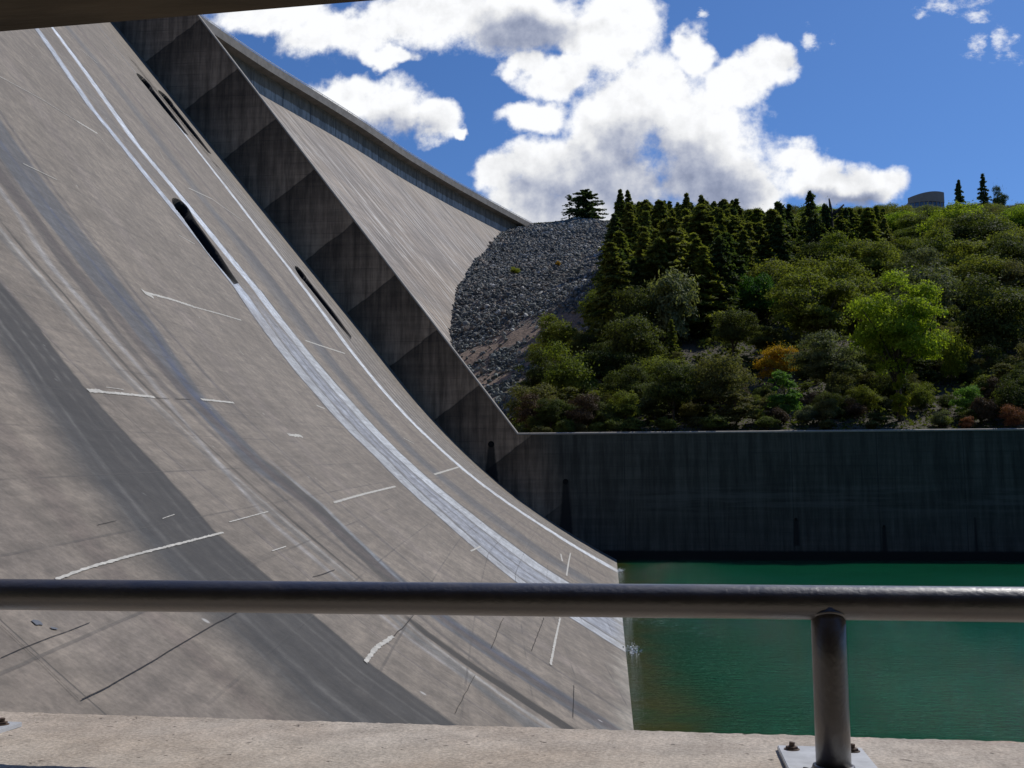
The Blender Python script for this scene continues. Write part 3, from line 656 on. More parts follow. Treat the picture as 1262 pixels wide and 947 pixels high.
def quads(cen_, nrm, size, aspect=1.6):
    """leaf faces as slightly folded quads; nrm = preferred normal"""
    n = len(cen_); nrm = nrm / (np.linalg.norm(nrm, axis=1)[:, None] + 1e-9)
    r = rng.normal(size=(n, 3)); u = np.cross(nrm, r); u /= np.linalg.norm(u, axis=1)[:, None] + 1e-9; w = np.cross(nrm, u)
    s = np.asarray(size).reshape(-1, 1) * np.ones((n, 1)); a = u * s * aspect * .5; b_ = w * s * .5
    V = np.stack([cen_ - a, cen_ + b_ * .9 + nrm * s * .12, cen_ + a, cen_ - b_ * .9 - nrm * s * .1], 1)
    return V.reshape(-1, 3), np.arange(n * 4, dtype=np.int32).reshape(-1, 4)
def lobed(nl, nleaf, rx_, rz, cz, lr, leaf, spread=.75, flat=0., gaps=.0, seed=0, fine=False):
    g = np.random.default_rng(seed)
    d = g.normal(size=(nl, 3)); d /= np.linalg.norm(d, axis=1)[:, None]; d[:, 2] = d[:, 2] * .9 + .15
    rad = g.uniform(.15, 1.25, (nl, 1)) ** .6
    L = d * rad * np.array([rx_, rx_, rz]) * spread; L[:, 2] += cz
    L[:, 0] += g.normal(0, rx_ * .1, nl); lrad = lr * g.uniform(.4, 1.5, nl)
    wts = lrad ** 2; idx = g.choice(nl, nleaf, p=wts / wts.sum())
    e = g.normal(size=(nleaf, 3)); e /= np.linalg.norm(e, axis=1)[:, None]; e[:, 2] = np.where(e[:, 2] < -.3, -e[:, 2] * .6, e[:, 2])
    rr_ = lrad[idx] * g.uniform(.35, 1., nleaf) ** .4 * (1 + .22 * g.normal(size=nleaf) * .6)
    c = L[idx] + e * rr_[:, None] * np.array([1.1, 1.1, .8]); out = c - np.array([0, 0, cz]);
    strag = g.random(nleaf) < .06; c = c + strag[:, None] * e * g.exponential(lr * .45, (nleaf, 1))
    nr = e * .8 + out / (np.linalg.norm(out, axis=1)[:, None] + 1e-6) * .4 + g.normal(size=(nleaf, 3)) * .65 + np.array([0, 0, .3])
    V, F = quads(c, nr, leaf * g.uniform(.6, 1.35, nleaf), 1.5 if not fine else 3.2)
    return V, F, L
def trunkmesh(name, L, h0=.0, r0=.03, m='bark', nlimb=7, top=.7, bend=.03):
    mb = MB(); g = random.Random(len(L) + int(r0 * 999))
    ax = [(bend * math.sin(t * 3.1), bend * .7 * math.cos(t * 2.3) - bend * .7, t) for t in np.linspace(-.06, top, 7)]
    mb.tube(ax, list(np.linspace(r0, r0 * .35, 7)), 7)
    for k in range(min(nlimb, len(L))):
        e = L[k]; t = g.uniform(.25, .6) * top; s = (bend * math.sin(t * 3.1), bend * .7 * math.cos(t * 2.3) - bend * .7, t)
        mid_ = ((s[0] + e[0]) / 2, (s[1] + e[1]) / 2, (s[2] * .4 + e[2] * .6)); mb.tube([s, mid_, tuple(e)], [r0 * .45, r0 * .28, r0 * .1], 5)
    return npmesh(name, mb.V, mb.F, [M[m]], None, True)
def conifer(name, n, base, R0, power, tuft, leaf, seed, droop=.25, gapy=.25, whorls=34, topr=.01):
    g = np.random.default_rng(seed); Cn = []; Nn = []; br = MB()
    per = n // (whorls * 6)
    for wv in range(whorls):
        h = base + (1 - base) * (wv + g.uniform(-.3, .3)) / whorls; h = min(h, .985)
        Rm = (R0 * ((1 - h) / (1 - base)) ** power + topr) * g.uniform(.82, 1.12)
        for k in range(6):
            if g.random() < gapy * (1.4 - h): continue
            az = g.uniform(0, 2 * math.pi); Rr = Rm * g.uniform(.4, 1.25); d = np.array([math.cos(az), math.sin(az), 0])
            end = d * Rr + np.array([0, 0, h - droop * Rr]); st = np.array([0, 0, h + .01])
            br.tube([tuple(st), tuple((st + end) / 2 + np.array([0, 0, .012])), tuple(end)], [.004, .003, .001], 3, False)
            t = g.uniform(.2, 1.05, per) ** .7
            c = st + (end - st) * t[:, None] + g.normal(size=(per, 3)) * (tuft * (.3 + .7 * ((1 - h) / (1 - base)) ** .6)) * np.array([1, 1, .55]) * (1.15 - .5 * t[:, None])
            Cn.append(c); Nn.append(g.normal(size=(per, 3)) * .7 + np.array([0, 0, .8]) + d * .5)
    # leader
    c = np.c_[g.normal(size=(60, 2)) * .008, g.uniform(.93, 1.0, 60)]; Cn.append(c); Nn.append(g.normal(size=(60, 3)))
    Cn = np.concatenate(Cn); Nn = np.concatenate(Nn); V, F = quads(Cn, Nn, leaf * g.uniform(.6, 1.4, len(Cn)), 2.2)
    tr = MB(); tr.tube([(0, 0, -.05), (0.003, 0, .3), (-.002, .002, .65), (0, 0, .97)], [.016, .013, .008, .002], 7)
    tr.add(br.V, br.F)
    return npmesh(name, V, F, []), npmesh('trunk', tr.V, tr.F, [M['barkd']], None, True)
PR = {}
for k in range(4):
    V, F, L = lobed(40 + 8 * k, 15000, .38 + .02 * k, .44, .54, .13, .0205, spread=.82, seed=10 + k); PR['oak%d' % k] = (npmesh('crown', V, F, []), trunkmesh('trunk', L, r0=.028))
V, F, L = lobed(80, 34000, .34, .37, .65, .09, .0135, spread=.9, seed=21); PR['big'] = (npmesh('crown', V, F, []), trunkmesh('trunk', L, r0=.026, nlimb=14, bend=.02))
V, F, L = lobed(60, 24000, .42, .42, .56, .11, .017, spread=.88, seed=22); PR['big1'] = (npmesh('crown', V, F, []), trunkmesh('trunk', L, r0=.028, nlimb=12))
V, F, L = lobed(36, 14000, .27, .42, .52, .08, .022, spread=.95, seed=23); PR['sap'] = (npmesh('crown', V, F, []), trunkmesh('trunk', L, r0=.02, nlimb=12, top=.8, bend=.05))
for k in range(3):
    V, F, L = lobed(30 + 8 * k, 11000, .48, .42, .46, .17, .026, spread=.85, seed=30 + k); PR['bush%d' % k] = (npmesh('crown', V, F, []), trunkmesh('stem', L, r0=.02, top=.4))
for k in range(2):
    V, F, L = lobed(30, 14000, .50, .40, .45, .18, .026, spread=.7, seed=40 + k, fine=True); PR['broom%d' % k] = (npmesh('crown', V, F, []), trunkmesh('stem', L, r0=.015, top=.4))
PR['pine0'] = conifer('crown', 12000, .14, .22, .85, .018, .017, 50)
PR['pine1'] = conifer('crown', 11000, .20, .21, .65, .020, .018, 51, gapy=.35)
PR['pine2'] = conifer('crown', 13000, .08, .24, 1.0, .018, .017, 52, gapy=.15)
PR['pine3'] = conifer('crown', 7000, .30, .18, .6, .019, .017, 53, gapy=.5)
PR['cedar'] = conifer('crown', 16000, .06, .38, .5, .03, .024, 54, droop=.05, gapy=.1, whorls=20, topr=.06)
PR['cedar1'] = conifer('crown', 5000, .08, .34, .5, .024, .024, 55, droop=.05, gapy=.45, whorls=18, topr=.05)
PR['spire'] = conifer('crown', 12000, .04, .24, .85, .022, .024, 56, gapy=.05)
PR['spire1'] = conifer('crown', 5000, .04, .27, 1.05, .014, .024, 57, gapy=.2)
V, F, L = lobed(26, 6500, .42, .42, .5, .17, .026, spread=.85, seed=60, fine=True); PR['wisp'] = (npmesh('crown', V, F, []), trunkmesh('trunk', L, r0=.02, nlimb=14, top=.85, m='barkd'))
for k in PR: PR[k][0].materials.append(LM['oak'])
def plant(name, proto, lm, x, y, h, w=None, label=None, cat='tree', group=None, z=None, parts=True):
    """w = width of the crown in metres"""
    y = y + 1.4 if y < 128 else y
    e = empty(name, (x, y, (g1(x, y) if z is None else z) - .15)); cr, st = PR[proto]
    natural = {'oak': .95, 'big': .78, 'bus': 1.25, 'bro': 1.25, 'pin': .36, 'ced': .74, 'spi': .48, 'sap': .66, 'wis': .95}[proto[:3]]
    sx = h if w is None else w / natural
    e.scale = (sx, sx, h); e.rotation_euler = (random.gauss(0, .03), random.gauss(0, .03), random.uniform(0, 6.28)); tag(e, label, cat, group)
    c = bpy.data.objects.new('crown', cr); C.objects.link(c); c.parent = e
    c.material_slots[0].link = 'OBJECT'; c.material_slots[0].material = LM[lm]
    t = bpy.data.objects.new('stem' if cat == 'shrub' else 'trunk', st); C.objects.link(t); t.parent = e
    return e
taken = []
HERO = []
def special(*a, r=None, clear=False, **k):
    x, y = a[3], a[4]; HERO.append((x, y, k.get('w') or 5)) if clear else None; taken.append((x, y, r if r is not None else (k.get('w') or a[5] * .5) * .42)); return plant(*a, **k)
special('tall_tree', 'big', 'lime', 35.4, 133, 17.2, w=12, label='tall airy lime green tree with visible trunk right behind the dark wall', clear=True)
special('ivy_trunk', 'sap', 'yellow', 35.0, 131.2, 6.2, w=2.2, label='slim yellow green sapling clinging at the foot of the tall lime green tree', cat='tree', r=.5)
special('leafy_tree', 'big1', 'oak', 33, 172, 14.5, w=13, label='broad olive green tree with rounded crown, left of the tall lime green tree', clear=True)
special('round_tree', 'oak1', 'deep', 28.2, 205, 11.4, w=8.2, label='compact deep green ball-shaped tree standing alone among the pines', clear=True)
special('grey_pine', 'wisp', 'pale', 11.5, 190, 14.5, w=9, label='pale feathery grey green pine in front of the dark pine stand', clear=True)
special('golden_bush', 'bush0', 'gold', 24.2, 158, 6.4, w=6.6, label='golden yellow flowering bush in the middle of the dark scrub', cat='shrub', clear=True)
special('young_tree', 'sap', 'fresh', 21.1, 132, 6.6, w=4.3, label='small bright fresh green tree rising just behind the dark wall')
special('leafy_tree', 'big1', 'grey', 29.5, 146, 9.4, w=9, label='light grey green spreading tree between the golden bush and the tall lime green tree')
special('small_conifer', 'spire1', 'oak', 10.6, 183, 7.2, w=4., label='small yellow green conifer with pointed top below the pale feathery pine', clear=True)
special('leafy_bush', 'bush1', 'yellow', 47, 150, 8.2, w=5, label='yellow green leafy bush just right of the tall lime green tree', cat='shrub', clear=True)
special('leafy_bush', 'bush2', 'oak', -6.5, 163, 11.5, w=11, label='large olive bush at the lower right end of the rock slope', cat='shrub')
special('leafy_bush', 'bush1', 'yellow', -11.5, 158, 5.5, w=4.6, label='yellow green bush at the left foot of the large olive bush', cat='shrub')
special('oak_tree', 'oak2', 'dark', 3.5, 172, 12.5, w=12, label='dark evergreen oak between the large olive bush and the pale feathery pine')
special('oak_tree', 'oak0', 'dark', 55, 158, 13.5, w=13, label='very dark evergreen oak beside the frame edge, right of the yellow green leafy bush')
special('oak_tree', 'oak3', 'grey', 52, 176, 14, w=14, label='grey green rounded oak behind the very dark oak at right')
special('oak_tree', 'oak1', 'lime', 92, 285, 15, w=18, label='sunlit lime green tree high on the right of the hillside')
special('oak_tree', 'oak2', 'oak', 42, 200, 15, w=15, label='olive crowned oak directly above the tall lime green tree')
special('leafy_bush', 'bush0', 'fresh', 43.3, 133, 4.4, w=4.4, label='fresh green bush behind the wall between the tall lime tree and the rusty bush', cat='shrub')
special('leafy_bush', 'bush2', 'grey', 38.6, 127, 2.3, w=2.6, label='small pale grey green bush on the wall edge right of the tall lime tree', cat='shrub')
special('dry_bush', 'bush1', 'rust', 45.9, 124.6, 3.0, w=3.4, label='rusty pink bush on the wall edge at the right border', cat='shrub')
special('dry_bush', 'bush0', 'rust', 41.1, 125, 1.9, w=2.2, label='low rusty bush on the wall edge below the grey twiggy shrub', cat='shrub')
special('twiggy_shrub', 'broom0', 'brown', 43.6, 127, 4.1, w=3.2, label='grey brown twiggy shrub leaning over the wall near the right border', cat='shrub')
special('round_bush', 'bush2', 'yellow', -33.5, 365, 3.2, w=4.2, label='round yellow bush alone on the rock slope', cat='shrub', r=.1)
special('round_bush', 'bush1', 'gold', -18.5, 372, 2.2, w=2.2, label='tiny orange bush on the rock slope, right of the round yellow bush', cat='shrub', r=.1)
special('cedar_tree', 'cedar', 'fir', -11.8, 512, 17., w=18, label='dense dark cedar on top of the rock slope')
special('cedar_tree', 'cedar1', 'fir', -19.5, 512, 14., w=9, label='thin open cedar on top of the rock slope, left of the dense one')
special('hilltop_conifer', 'spire', 'fir', 181, 552, 23.5, w=9, label='small dense conical conifer on the skyline right beside the hilltop building', z=152)
special('hilltop_conifer', 'spire1', 'fir', 194, 552, 26, w=12, label='tall spiky conifer on the skyline, second right of the hilltop building', z=152.5)
special('hilltop_tree', 'oak0', 'fir', 201, 552, 18, w=10, label='dark round tree on the skyline right of the spiky conifer', z=152.5)
# row of rounded broom bushes along the wall
for k, (x, y, h, w, lm) in enumerate([(-8.2, 125.2, 1.8, 3., 'olive'), (-5.6, 124.8, 2.5, 3.2, 'broom'), (-3.6, 125.5, 1.9, 2.4, 'olive'), (-1.6, 125, 2.0, 2.6, 'broom'), (.6, 124.8, 2.5, 3.4, 'broom'), (2.6, 124.8, 2.4, 3.0, 'broom'), (6.6, 125.2, 2.3, 3.2, 'broom'), (12.2, 124.9, 2.4, 4.2, 'broom'), (18.3, 125.2, 2.0, 3.2, 'broom'), (25.4, 125.6, 1.5, 2.4, 'olive'), (30.5, 126, 1.2, 2.0, 'olive')]):
    special('rounded_bush', 'broom%d' % (k % 2), lm, x, y, h, w=w, label='low rounded green bush in the row along the top of the dark wall', cat='shrub', group='rounded bushes along the wall top')
# the tall bare-topped pines breaking the skyline
for x, y, h, w, pr in [(.011 * 330, 330, .3195, 9, 'pine2'), (.019 * 335, 335, .318, 7, 'pine0'), (.040 * 330, 330, .304, 8, 'pine1'), (.050 * 320, 320, .306, 8, 'pine0'), (.073 * 300, 300, .3125, 8.5, 'pine2'), (.088 * 300, 300, .310, 8, 'pine0'), (.094 * 305, 305, .306, 7, 'pine1'), (.117 * 290, 290, .297, 8, 'pine1'), (.163 * 258, 258, .3035, 8, 'pine1'), (.170 * 262, 262, .300, 7, 'pine0'), (.193 * 258, 258, .3115, 7.5, 'pine3'), (.203 * 262, 262, .2985, 6, 'pine1'), (.224 * 262, 262, .2945, 5, 'pine3')]:
    special('pine_tree', pr, 'fir' if x / y > .1 else 'pine', x, y, h * y - g1(x, y), w=w, label='tall dark pine breaking the skyline above the pine stand', group='skyline pines')
# snag
sx_, sy_ = .2105 * 262, 262; sz_ = .311 * 262 - 24.6; mb = MB()
mb.tube([(0, 0, -.5), (.2, 0, 12), (0, 0, 20), (-.3, 0, 22.6)], [.45, .4, .4, .18], 7)
mb.tube([(0, 0, 18.2), (1.4, .2, 19.2), (3.3, .2, 21.)], [.42, .4, .2], 6); mb.tube([(0, 0, 19.), (-1.2, .2, 20.0), (-.9, 0, 21.2)], [.3, .2, .1], 6)
mb.tube([(0, 0, 17), (1.9, 0, 18.2)], [.25, .1], 5)
sn = mb.build('dead_pine', M['barkd'], None, True); sn.location = (sx_, sy_, sz_); tag(sn, 'dead bare pine with a broken forked top sticking above the pine stand', 'tree')

# everything else that grows on the slope, each its own tree or shrub
def toolow(x, y, h):    # keep crowns under the skyline seen from the gallery
    return h
cells = {}
def free(x, y, r):
    for (a, b_, c) in HERO:      # keep the view of the notable trees open
        if y < b_ and b_ - y < 26 and abs(x / y - a / b_) < (c * .5 + r) / b_: return False
    for (a, b_, c) in taken:
        if (a - x) ** 2 + (b_ - y) ** 2 < (c + r) ** 2 * .62: return False
    return True
cnt = {'pine': 0, 'oak': 0, 'shrub': 0}
def zone(x, y):
    a = x / y
    ht = 'low on the slope' if y < 190 else ('halfway up the slope' if y < 330 else 'high on the slope')
    sd = 'beside the rock slope' if a < .03 else ('behind the golden bush' if a < .17 and y < 250 else ('in the pine stand' if a < .17 else ('under the hilltop building' if a < .30 else 'at the right border')))
    return ht + ' ' + sd
tries = 0
while tries < 42000:
    tries += 1
    y = 127 + (538 - 127) * random.random() ** .8; a = random.uniform(-.09, .44); x = a * y
    if y < 250 and x < riprap_edge(y) + 3: continue
    if y >= 250 and x < riprap_edge(y) + 2.5: continue
    z = g1(x, y); lim = (.304 if a < .12 else .293) * y - z
    if a > .2: lim = .2925 * y - z
    pine = (-.005 < a < .165 and (196 if a < .14 else 225) < y < 470) or (.165 <= a < .262 and 255 < y < 385 and random.random() < .75)
    if a < .0 and y > 270: pine = True
    if pine:
        h = random.uniform(15, 29) * (1. if a < .165 else .88); h = min(h, lim * random.uniform(.72, 1.06))
        if h < 8: pine = False
    if pine:
        w = h * random.uniform(.38, .6); r = 1.7 + .0075 * y
        if cnt['pine'] > 290 or not free(x, y, r * .62): continue
        k = random.random(); pr = 'pine0' if k < .35 else 'pine1' if k < .6 else 'pine2' if k < .85 else 'pine3'
        lm = 'pine' if random.random() < .72 else ('fir' if random.random() < .7 else 'oak'); nm = 'dark green' if lm == 'fir' else ('olive green' if lm == 'pine' else 'yellow green')
        lab = '%s pine %s' % (nm, zone(x, y)); plant('pine_tree', pr, lm, x, y, h, w, lab, 'tree', lab.replace('pine', 'pines', 1)); taken.append((x, y, r * .62)); cnt['pine'] += 1
    elif y > 158 or random.random() < .4:
        h = random.uniform(6.5, 15) * (1 if y > 200 else (.9 if y > 158 else .6)); w = h * random.uniform(.75, 1.25)
        if y > 300: w *= 1.15
        h = min(h, max(lim * random.uniform(.8, 1.15), 0)); w = min(w, h * 1.5)
        if h < 2.5: continue
        r = w * .33
        if cnt['oak'] > 296 or not free(x, y, r): continue
        k = random.random(); sunny = a > .18 and y > 200  # sunlit part of the slope painted in by a paler leaf mix
        if sunny: lm = 'oak' if k < .62 else 'olive' if k < .74 else 'dark' if k < .83 else 'grey' if k < .91 else 'lime'
        else: lm = 'dark' if k < .48 else 'oak' if k < .8 else 'olive' if k < .93 else 'grey'
        nm = {'oak': 'olive green', 'dark': 'dark green', 'olive': 'dull olive', 'grey': 'grey green', 'lime': 'lime green'}[lm]
        lab = '%s rounded oak %s' % (nm, zone(x, y)); plant('oak_tree', 'oak%d' % random.randrange(4), lm, x, y, h, w, lab, 'tree', lab.replace('oak', 'oaks', 1)); taken.append((x, y, r)); cnt['oak'] += 1
    else:
        h = random.uniform(2., 6.4); w = h * random.uniform(.9, 1.35); r = w * .33
        if cnt['shrub'] > 295 or not free(x, y, r): continue
        k = random.random(); lm = 'olive' if k < .3 else 'dark' if k < .6 else 'oak' if k < .78 else 'brown' if k < .92 else 'grey'
        nm = {'oak': 'olive green', 'dark': 'dark green', 'olive': 'dull olive', 'grey': 'grey green', 'brown': 'brown twiggy'}[lm]
        lab = '%s shrub %s' % (nm, zone(x, y)); plant('shrub', random.choice(['bush0', 'bush1', 'bush2', 'broom0', 'oak0', 'oak2', 'sap']), lm, x, y, h, w, lab, 'shrub', lab.replace('shrub', 'shrubs', 1)); taken.append((x, y, r)); cnt['shrub'] += 1
print('PLANTS', cnt, tries)
low_n = 0
for _ in range(9000):   # low scrub in the gaps
    y = random.uniform(128.5, 215); a = random.uniform(-.03, .43); x = a * y; r = random.uniform(.9, 1.6)
    if low_n >= 150 or any((p - x) ** 2 + (q_ - y) ** 2 < (min(c, 2.2) + r) ** 2 * .6 for p, q_, c in taken): continue
    lm = random.choice(['dark', 'dark', 'olive', 'oak']); h = r * random.uniform(1.1, 1.9); nm = {'dark': 'dark green', 'olive': 'dull olive', 'oak': 'olive green'}[lm]
    plant('low_shrub', random.choice(['bush0', 'bush1', 'bush2']), lm, x, y, h, r * 2.3, 'small %s scrub bush filling a gap low on the slope' % nm, 'shrub', 'small %s scrub bushes low on the slope' % nm)
    taken.append((x, y, r)); low_n += 1
print('LOW', low_n)
# low ground cover that nobody could count
N = 120000; uy = rng.uniform(126.4, 545, N); ux = uy * rng.uniform(-.1, .45, N)
ok = ux > riprap_edge(uy) + np.where(uy < 250, 1.0, 1.5) + rng.normal(0, 1.0, N); ok &= vnoise(ux / 7, uy / 7, 91) > .12; ok &= ~((uy > 243) & (uy < 288) & (ux < riprap_edge(uy) + 6.5))
ux, uy = ux[ok], uy[ok]; uz = ground(ux, uy) + rng.uniform(0, 1, len(ux)) ** 1.5 * np.clip((uy - 124) / 12, .2, 1.3)
V, F = quads(np.c_[ux, uy, uz], rng.normal(size=(len(ux), 3)) * .7 + np.array([0, 0, .6]), rng.uniform(.25, .7, len(ux)) * np.interp(uy, [120, 500], [.6, 1.4]), 1.7)
me = npmesh('undergrowth', V, F, [LM['dark']]); tag(obj('undergrowth', me), 'dark low scrub and leaf litter under the trees', kind='stuff')
me2 = rng.random(len(ux)) < .35
# grass tufts on the crown of the rock slope
N = 5000; ux = rng.uniform(-43, 4, N); uy = rng.uniform(507, 522, N); uz = ground(ux, uy) + rng.uniform(0, .8, N)
V, F = quads(np.c_[ux, uy, uz], rng.normal(size=(N, 3)) + np.array([0, -.6, .3]), rng.uniform(.3, .7, N), 1.6)
tag(obj('hilltop_grass', npmesh('hilltop_grass', V, F, [LM['dark']])), 'dark grass and weeds capping the top of the rock slope', kind='stuff')
# ------------------------------------------------------------------ hilltop building
bl = empty('hilltop_building', (163, 572, 157)); tag(bl, 'curved tan building with blue window band and a long low wing on the hilltop', 'building')
M['tan'] = simple('tan_wall_panels', (.36, .26, .20), .8, .1, .5); M['glass'] = simple('blue_tinted_glass', (.10, .15, .24), .15, .1, .5); M['roofm'] = simple('grey_roof', (.2, .2, .2), .7, .1, .5)
def arcwall(name, x0, x1, zb, zt, bulge, m, rise=0., y0=0., n=16, thick=.6):
    V = []; F = []
    for k in range(n + 1):
        t = k / n; x = x0 + (x1 - x0) * t; y = y0 - bulge * (1 - (2 * t - 1) ** 2); top_z = zt + rise * (1 - (1 - t) ** 2)
        V += [(x, y, zb), (x, y, top_z), (x, y + thick, top_z), (x, y + thick, zb)]
    for k in range(n):
        for q_ in range(4): F.append([k * 4 + q_, k * 4 + (q_ + 1) % 4, k * 4 + 4 + (q_ + 1) % 4, k * 4 + 4 + q_])
    F += [[0, 1, 2, 3], [n * 4 + 3, n * 4 + 2, n * 4 + 1, n * 4]]
    return obj(name, npmesh(name, V, F, [m]), bl)
arcwall('fascia', -1.5, 17.5, 12.4, 15.6, 4, M['tan'], 2.6)
w_ = arcwall('window', -1.2, 17.2, 8.4, 12.38, 3.4, M['glass'], 0.)
for k in range(9):
    t = k / 8; x = -1 + 18 * t; y = -3.4 * (1 - (2 * t - 1) ** 2) - .25; mb = MB(); mb.box((x, y, 10.4), (.45, .4, 3.9)); mb.build('mullion', M['tan'], w_)
arcwall('wall', -1.3, 17.3, -4, 8.38, 3.6, M['tan'], 0.)
mb = MB(); mb.box((8, 8.2, 5), (17.4, 15, 18)); mb.build('rear_block', M['tan'], bl)
mb = MB(); R_ = Vector; mb.add([(-46, 2, 5.6), (-1.6, 0, 10.2), (-1.6, 12, 10.2), (-46, 12, 5.6), (-46, 2, 6.4), (-1.6, 0, 11.2), (-1.6, 12, 11.2), (-46, 12, 6.4)], [[0, 1, 5, 4], [1, 2, 6, 5], [2, 3, 7, 6], [3, 0, 4, 7], [4, 5, 6, 7], [3, 2, 1, 0]]); mb.build('wing_roof', M['roofm'], bl)
mb = MB(); mb.add([(-45, 3, -3), (-1.8, 1, -3), (-1.8, 11, -3), (-45, 11, -3), (-45, 3, 5.6), (-1.8, 1, 10.1), (-1.8, 11, 10.1), (-45, 11, 5.6)], [[0, 1, 5, 4], [1, 2, 6, 5], [2, 3, 7, 6], [3, 0, 4, 7]]); mb.build('wing_wall', M['glass'], bl)

# ------------------------------------------------------------------ river
WZ = -4.65
m, T, b = mat('river_water', .06); P = pos(T); x, y, z = T.sep(P)
b.inputs['IOR'].default_value = 1.33; b.inputs['Specular IOR Level'].default_value = .16
wob = T.math('MULTIPLY', T.math('SUBTRACT', T.noise(P, .35, 4, .6), .5), 3.)
xs = T.math('ADD', x, wob)
shal = T.ramp(xs, .4, 2.6, 1, 0); near = T.ramp(y, 60, 42, 0, 1)
green = T.mix(T.ramp(T.noise(P, .05, 3, .6), .3, .7), (.003, .070, .028), (.004, .086, .037))
c = T.mix(T.ramp(xs, .8, 4, 1, 0), green, (.010, .062, .020)); 
c = T.mix(T.math('MULTIPLY', shal, T.ramp(T.noise(P, .6, 4, .6), .3, .6, .3, .8)), c, (.070, .062, .006))
foam_band = T.ramp(T.math('ABSOLUTE', T.math('SUBTRACT', y, T.math('ADD', 51.5, T.math('MULTIPLY', T.math('SUBTRACT', x, 1), -2.2)))), .5, 3.5, 1, 0)
foam = T.math('MULTIPLY', T.math('MULTIPLY', foam_band, T.ramp(x, 1, 5, 1, 0)), T.ramp(T.noise(P, 3.5, 4, .7), .52, .66))
c = T.mix(T.math('MULTIPLY', foam, .6), c, (.35, .40, .38))
T.l.new(c, b.inputs['Base Color'])
n1 = T.noise(T.vmath('MULTIPLY', P, (1.3, 2.4, 1)), 1.6, 3, .6, dist=.4); n2 = T.noise(T.vmath('MULTIPLY', P, (1.2, 2.6, 1)), 4.6, 3, .6, dist=.6); n3 = T.noise(P, .25, 3, .6)
turb = T.ramp(x, 2, 14, 1.7, .55, False)
hgt = T.math('MULTIPLY', T.math('ADD', T.math('MULTIPLY', n1, .6), T.math('ADD', T.math('MULTIPLY', n2, .32), T.math('MULTIPLY', n3, .6))), turb)
bump(T, b, hgt, 1., .2)
gx = [-40, 1500]; V = [(-8, -30, WZ), (2500, -30, WZ), (2500, 125, WZ), (-8, 125, WZ)]
tag(obj('river_water', npmesh('river_water', V, [[0, 1, 2, 3]], [m])), kind='structure')
V = [(-3000, -3000, -14), (4000, -3000, -14), (4000, 4000, -14), (-3000, 4000, -14)]
m, T, b = mat('riverbed_soil', .95); T.l.new(T.mix(T.noise(pos(T), .1, 4), (.05, .045, .03), (.09, .08, .05)), b.inputs['Base Color'])
tag(obj('ground', npmesh('ground', V, [[0, 1, 2, 3]], [m])), kind='structure')
# unseen hill added behind the gallery to block sky light from the wall
bx = np.linspace(-900, 900, 60); by = np.linspace(-700, -28, 40); BX, BY = np.meshgrid(bx, by, indexing='ij')
BZ = -6 + np.clip((-28 - BY), 0, 330) * .62 + (vnoise(BX / 60, BY / 60, 5) - .5) * 30 * np.clip((-28 - BY) / 60, 0, 1)
i, j = np.meshgrid(np.arange(59), np.arange(39), indexing='ij'); a = i * 40 + j; F = np.stack([a, a + 40, a + 41, a + 1], -1).reshape(-1, 4)
M['sky_blocker'] = simple('sky_blocker_green', (.045, .05, .025), .95, .4, .2)
tag(obj('sky_blocker_hill', npmesh('sky_blocker_hill', np.stack([BX, BY, BZ], -1).reshape(-1, 3), F, [M['sky_blocker']], None, True)), kind='structure')
# splash where the white streams meet the river
def splash(q0, n_):
    yc = q0 * float(fac(q0, 0)); g = rng.normal(size=(n_, 3)) * np.array([.12, .6, .06]); P_ = np.array([.65, yc, WZ + .08]) + g; P_[:, 2] = np.abs(g[:, 2]) * 1.6 + WZ
    V, F = quads(P_, rng.normal(size=(n_, 3)), rng.uniform(.03, .09, n_), 1.2); return V, F
M['foam'] = simple('white_foam', (.75, .78, .8), .6, .1, 4.)
Vs = []; Fs = []; off = 0
for q0, n_ in ((62, 160), (76, 260), (103, 260)):
    V, F = splash(q0, n_); Vs.append(V); Fs.append(F + off); off += len(V)
tag(obj('splash', npmesh('splash', np.concatenate(Vs), np.concatenate(Fs), [M['foam']])), 'white splash where the thin streams run off the spillway into the river', kind='stuff')

# ------------------------------------------------------------------ gallery: ledge, beam, railing
ang = math.atan(-.055)
Rg = __import__('mathutils').Matrix.Rotation(ang, 3, 'Z')
O = Vector((.386, 1.99, -.45))                       # foot of the visible post
def conc(name, c1, c2, seedv=0.):
    m, T, b = mat(name, .9); P = pos(T)
    n1 = T.noise(P, 9., 5, .7); n2 = T.noise(P, 120., 3, .7); n3 = T.noise(P, 3., 4, .6); v = T.new('ShaderNodeTexVoronoi'); v.inputs['Scale'].default_value = 210.; T.put(v.inputs['Vector'], P)
    c = T.mix(T.ramp(n3, .3, .7), c1, c2); c = T.mix(1, c, T.mix(T.ramp(n1, .3, .7), gray(.8), gray(1.15)), 'MULTIPLY')
    c = T.mix(1, c, T.mix(T.ramp(n2, .3, .7), gray(.72), gray(1.25)), 'MULTIPLY')
    c = T.mix(T.math('MULTIPLY', T.ramp(v.outputs['Distance'], .1, .3, 1, 0), .5), c, T.mix(v.outputs['Color'], (.12, .09, .07), (.6, .55, .5)))
    pit = T.ramp(T.noise(P, 32., 2, .5), .30, .25); c = T.mix(T.math('MULTIPLY', pit, .6), c, (.07, .055, .04))
    T.l.new(c, b.inputs['Base Color']); bump(T, b, T.math('ADD', T.math('MULTIPLY', n2, .5), T.math('SUBTRACT', n1, pit)), .8, .004); return m
M['ledge'] = conc('rough_ledge_concrete', (.38, .315, .25), (.44, .385, .32))
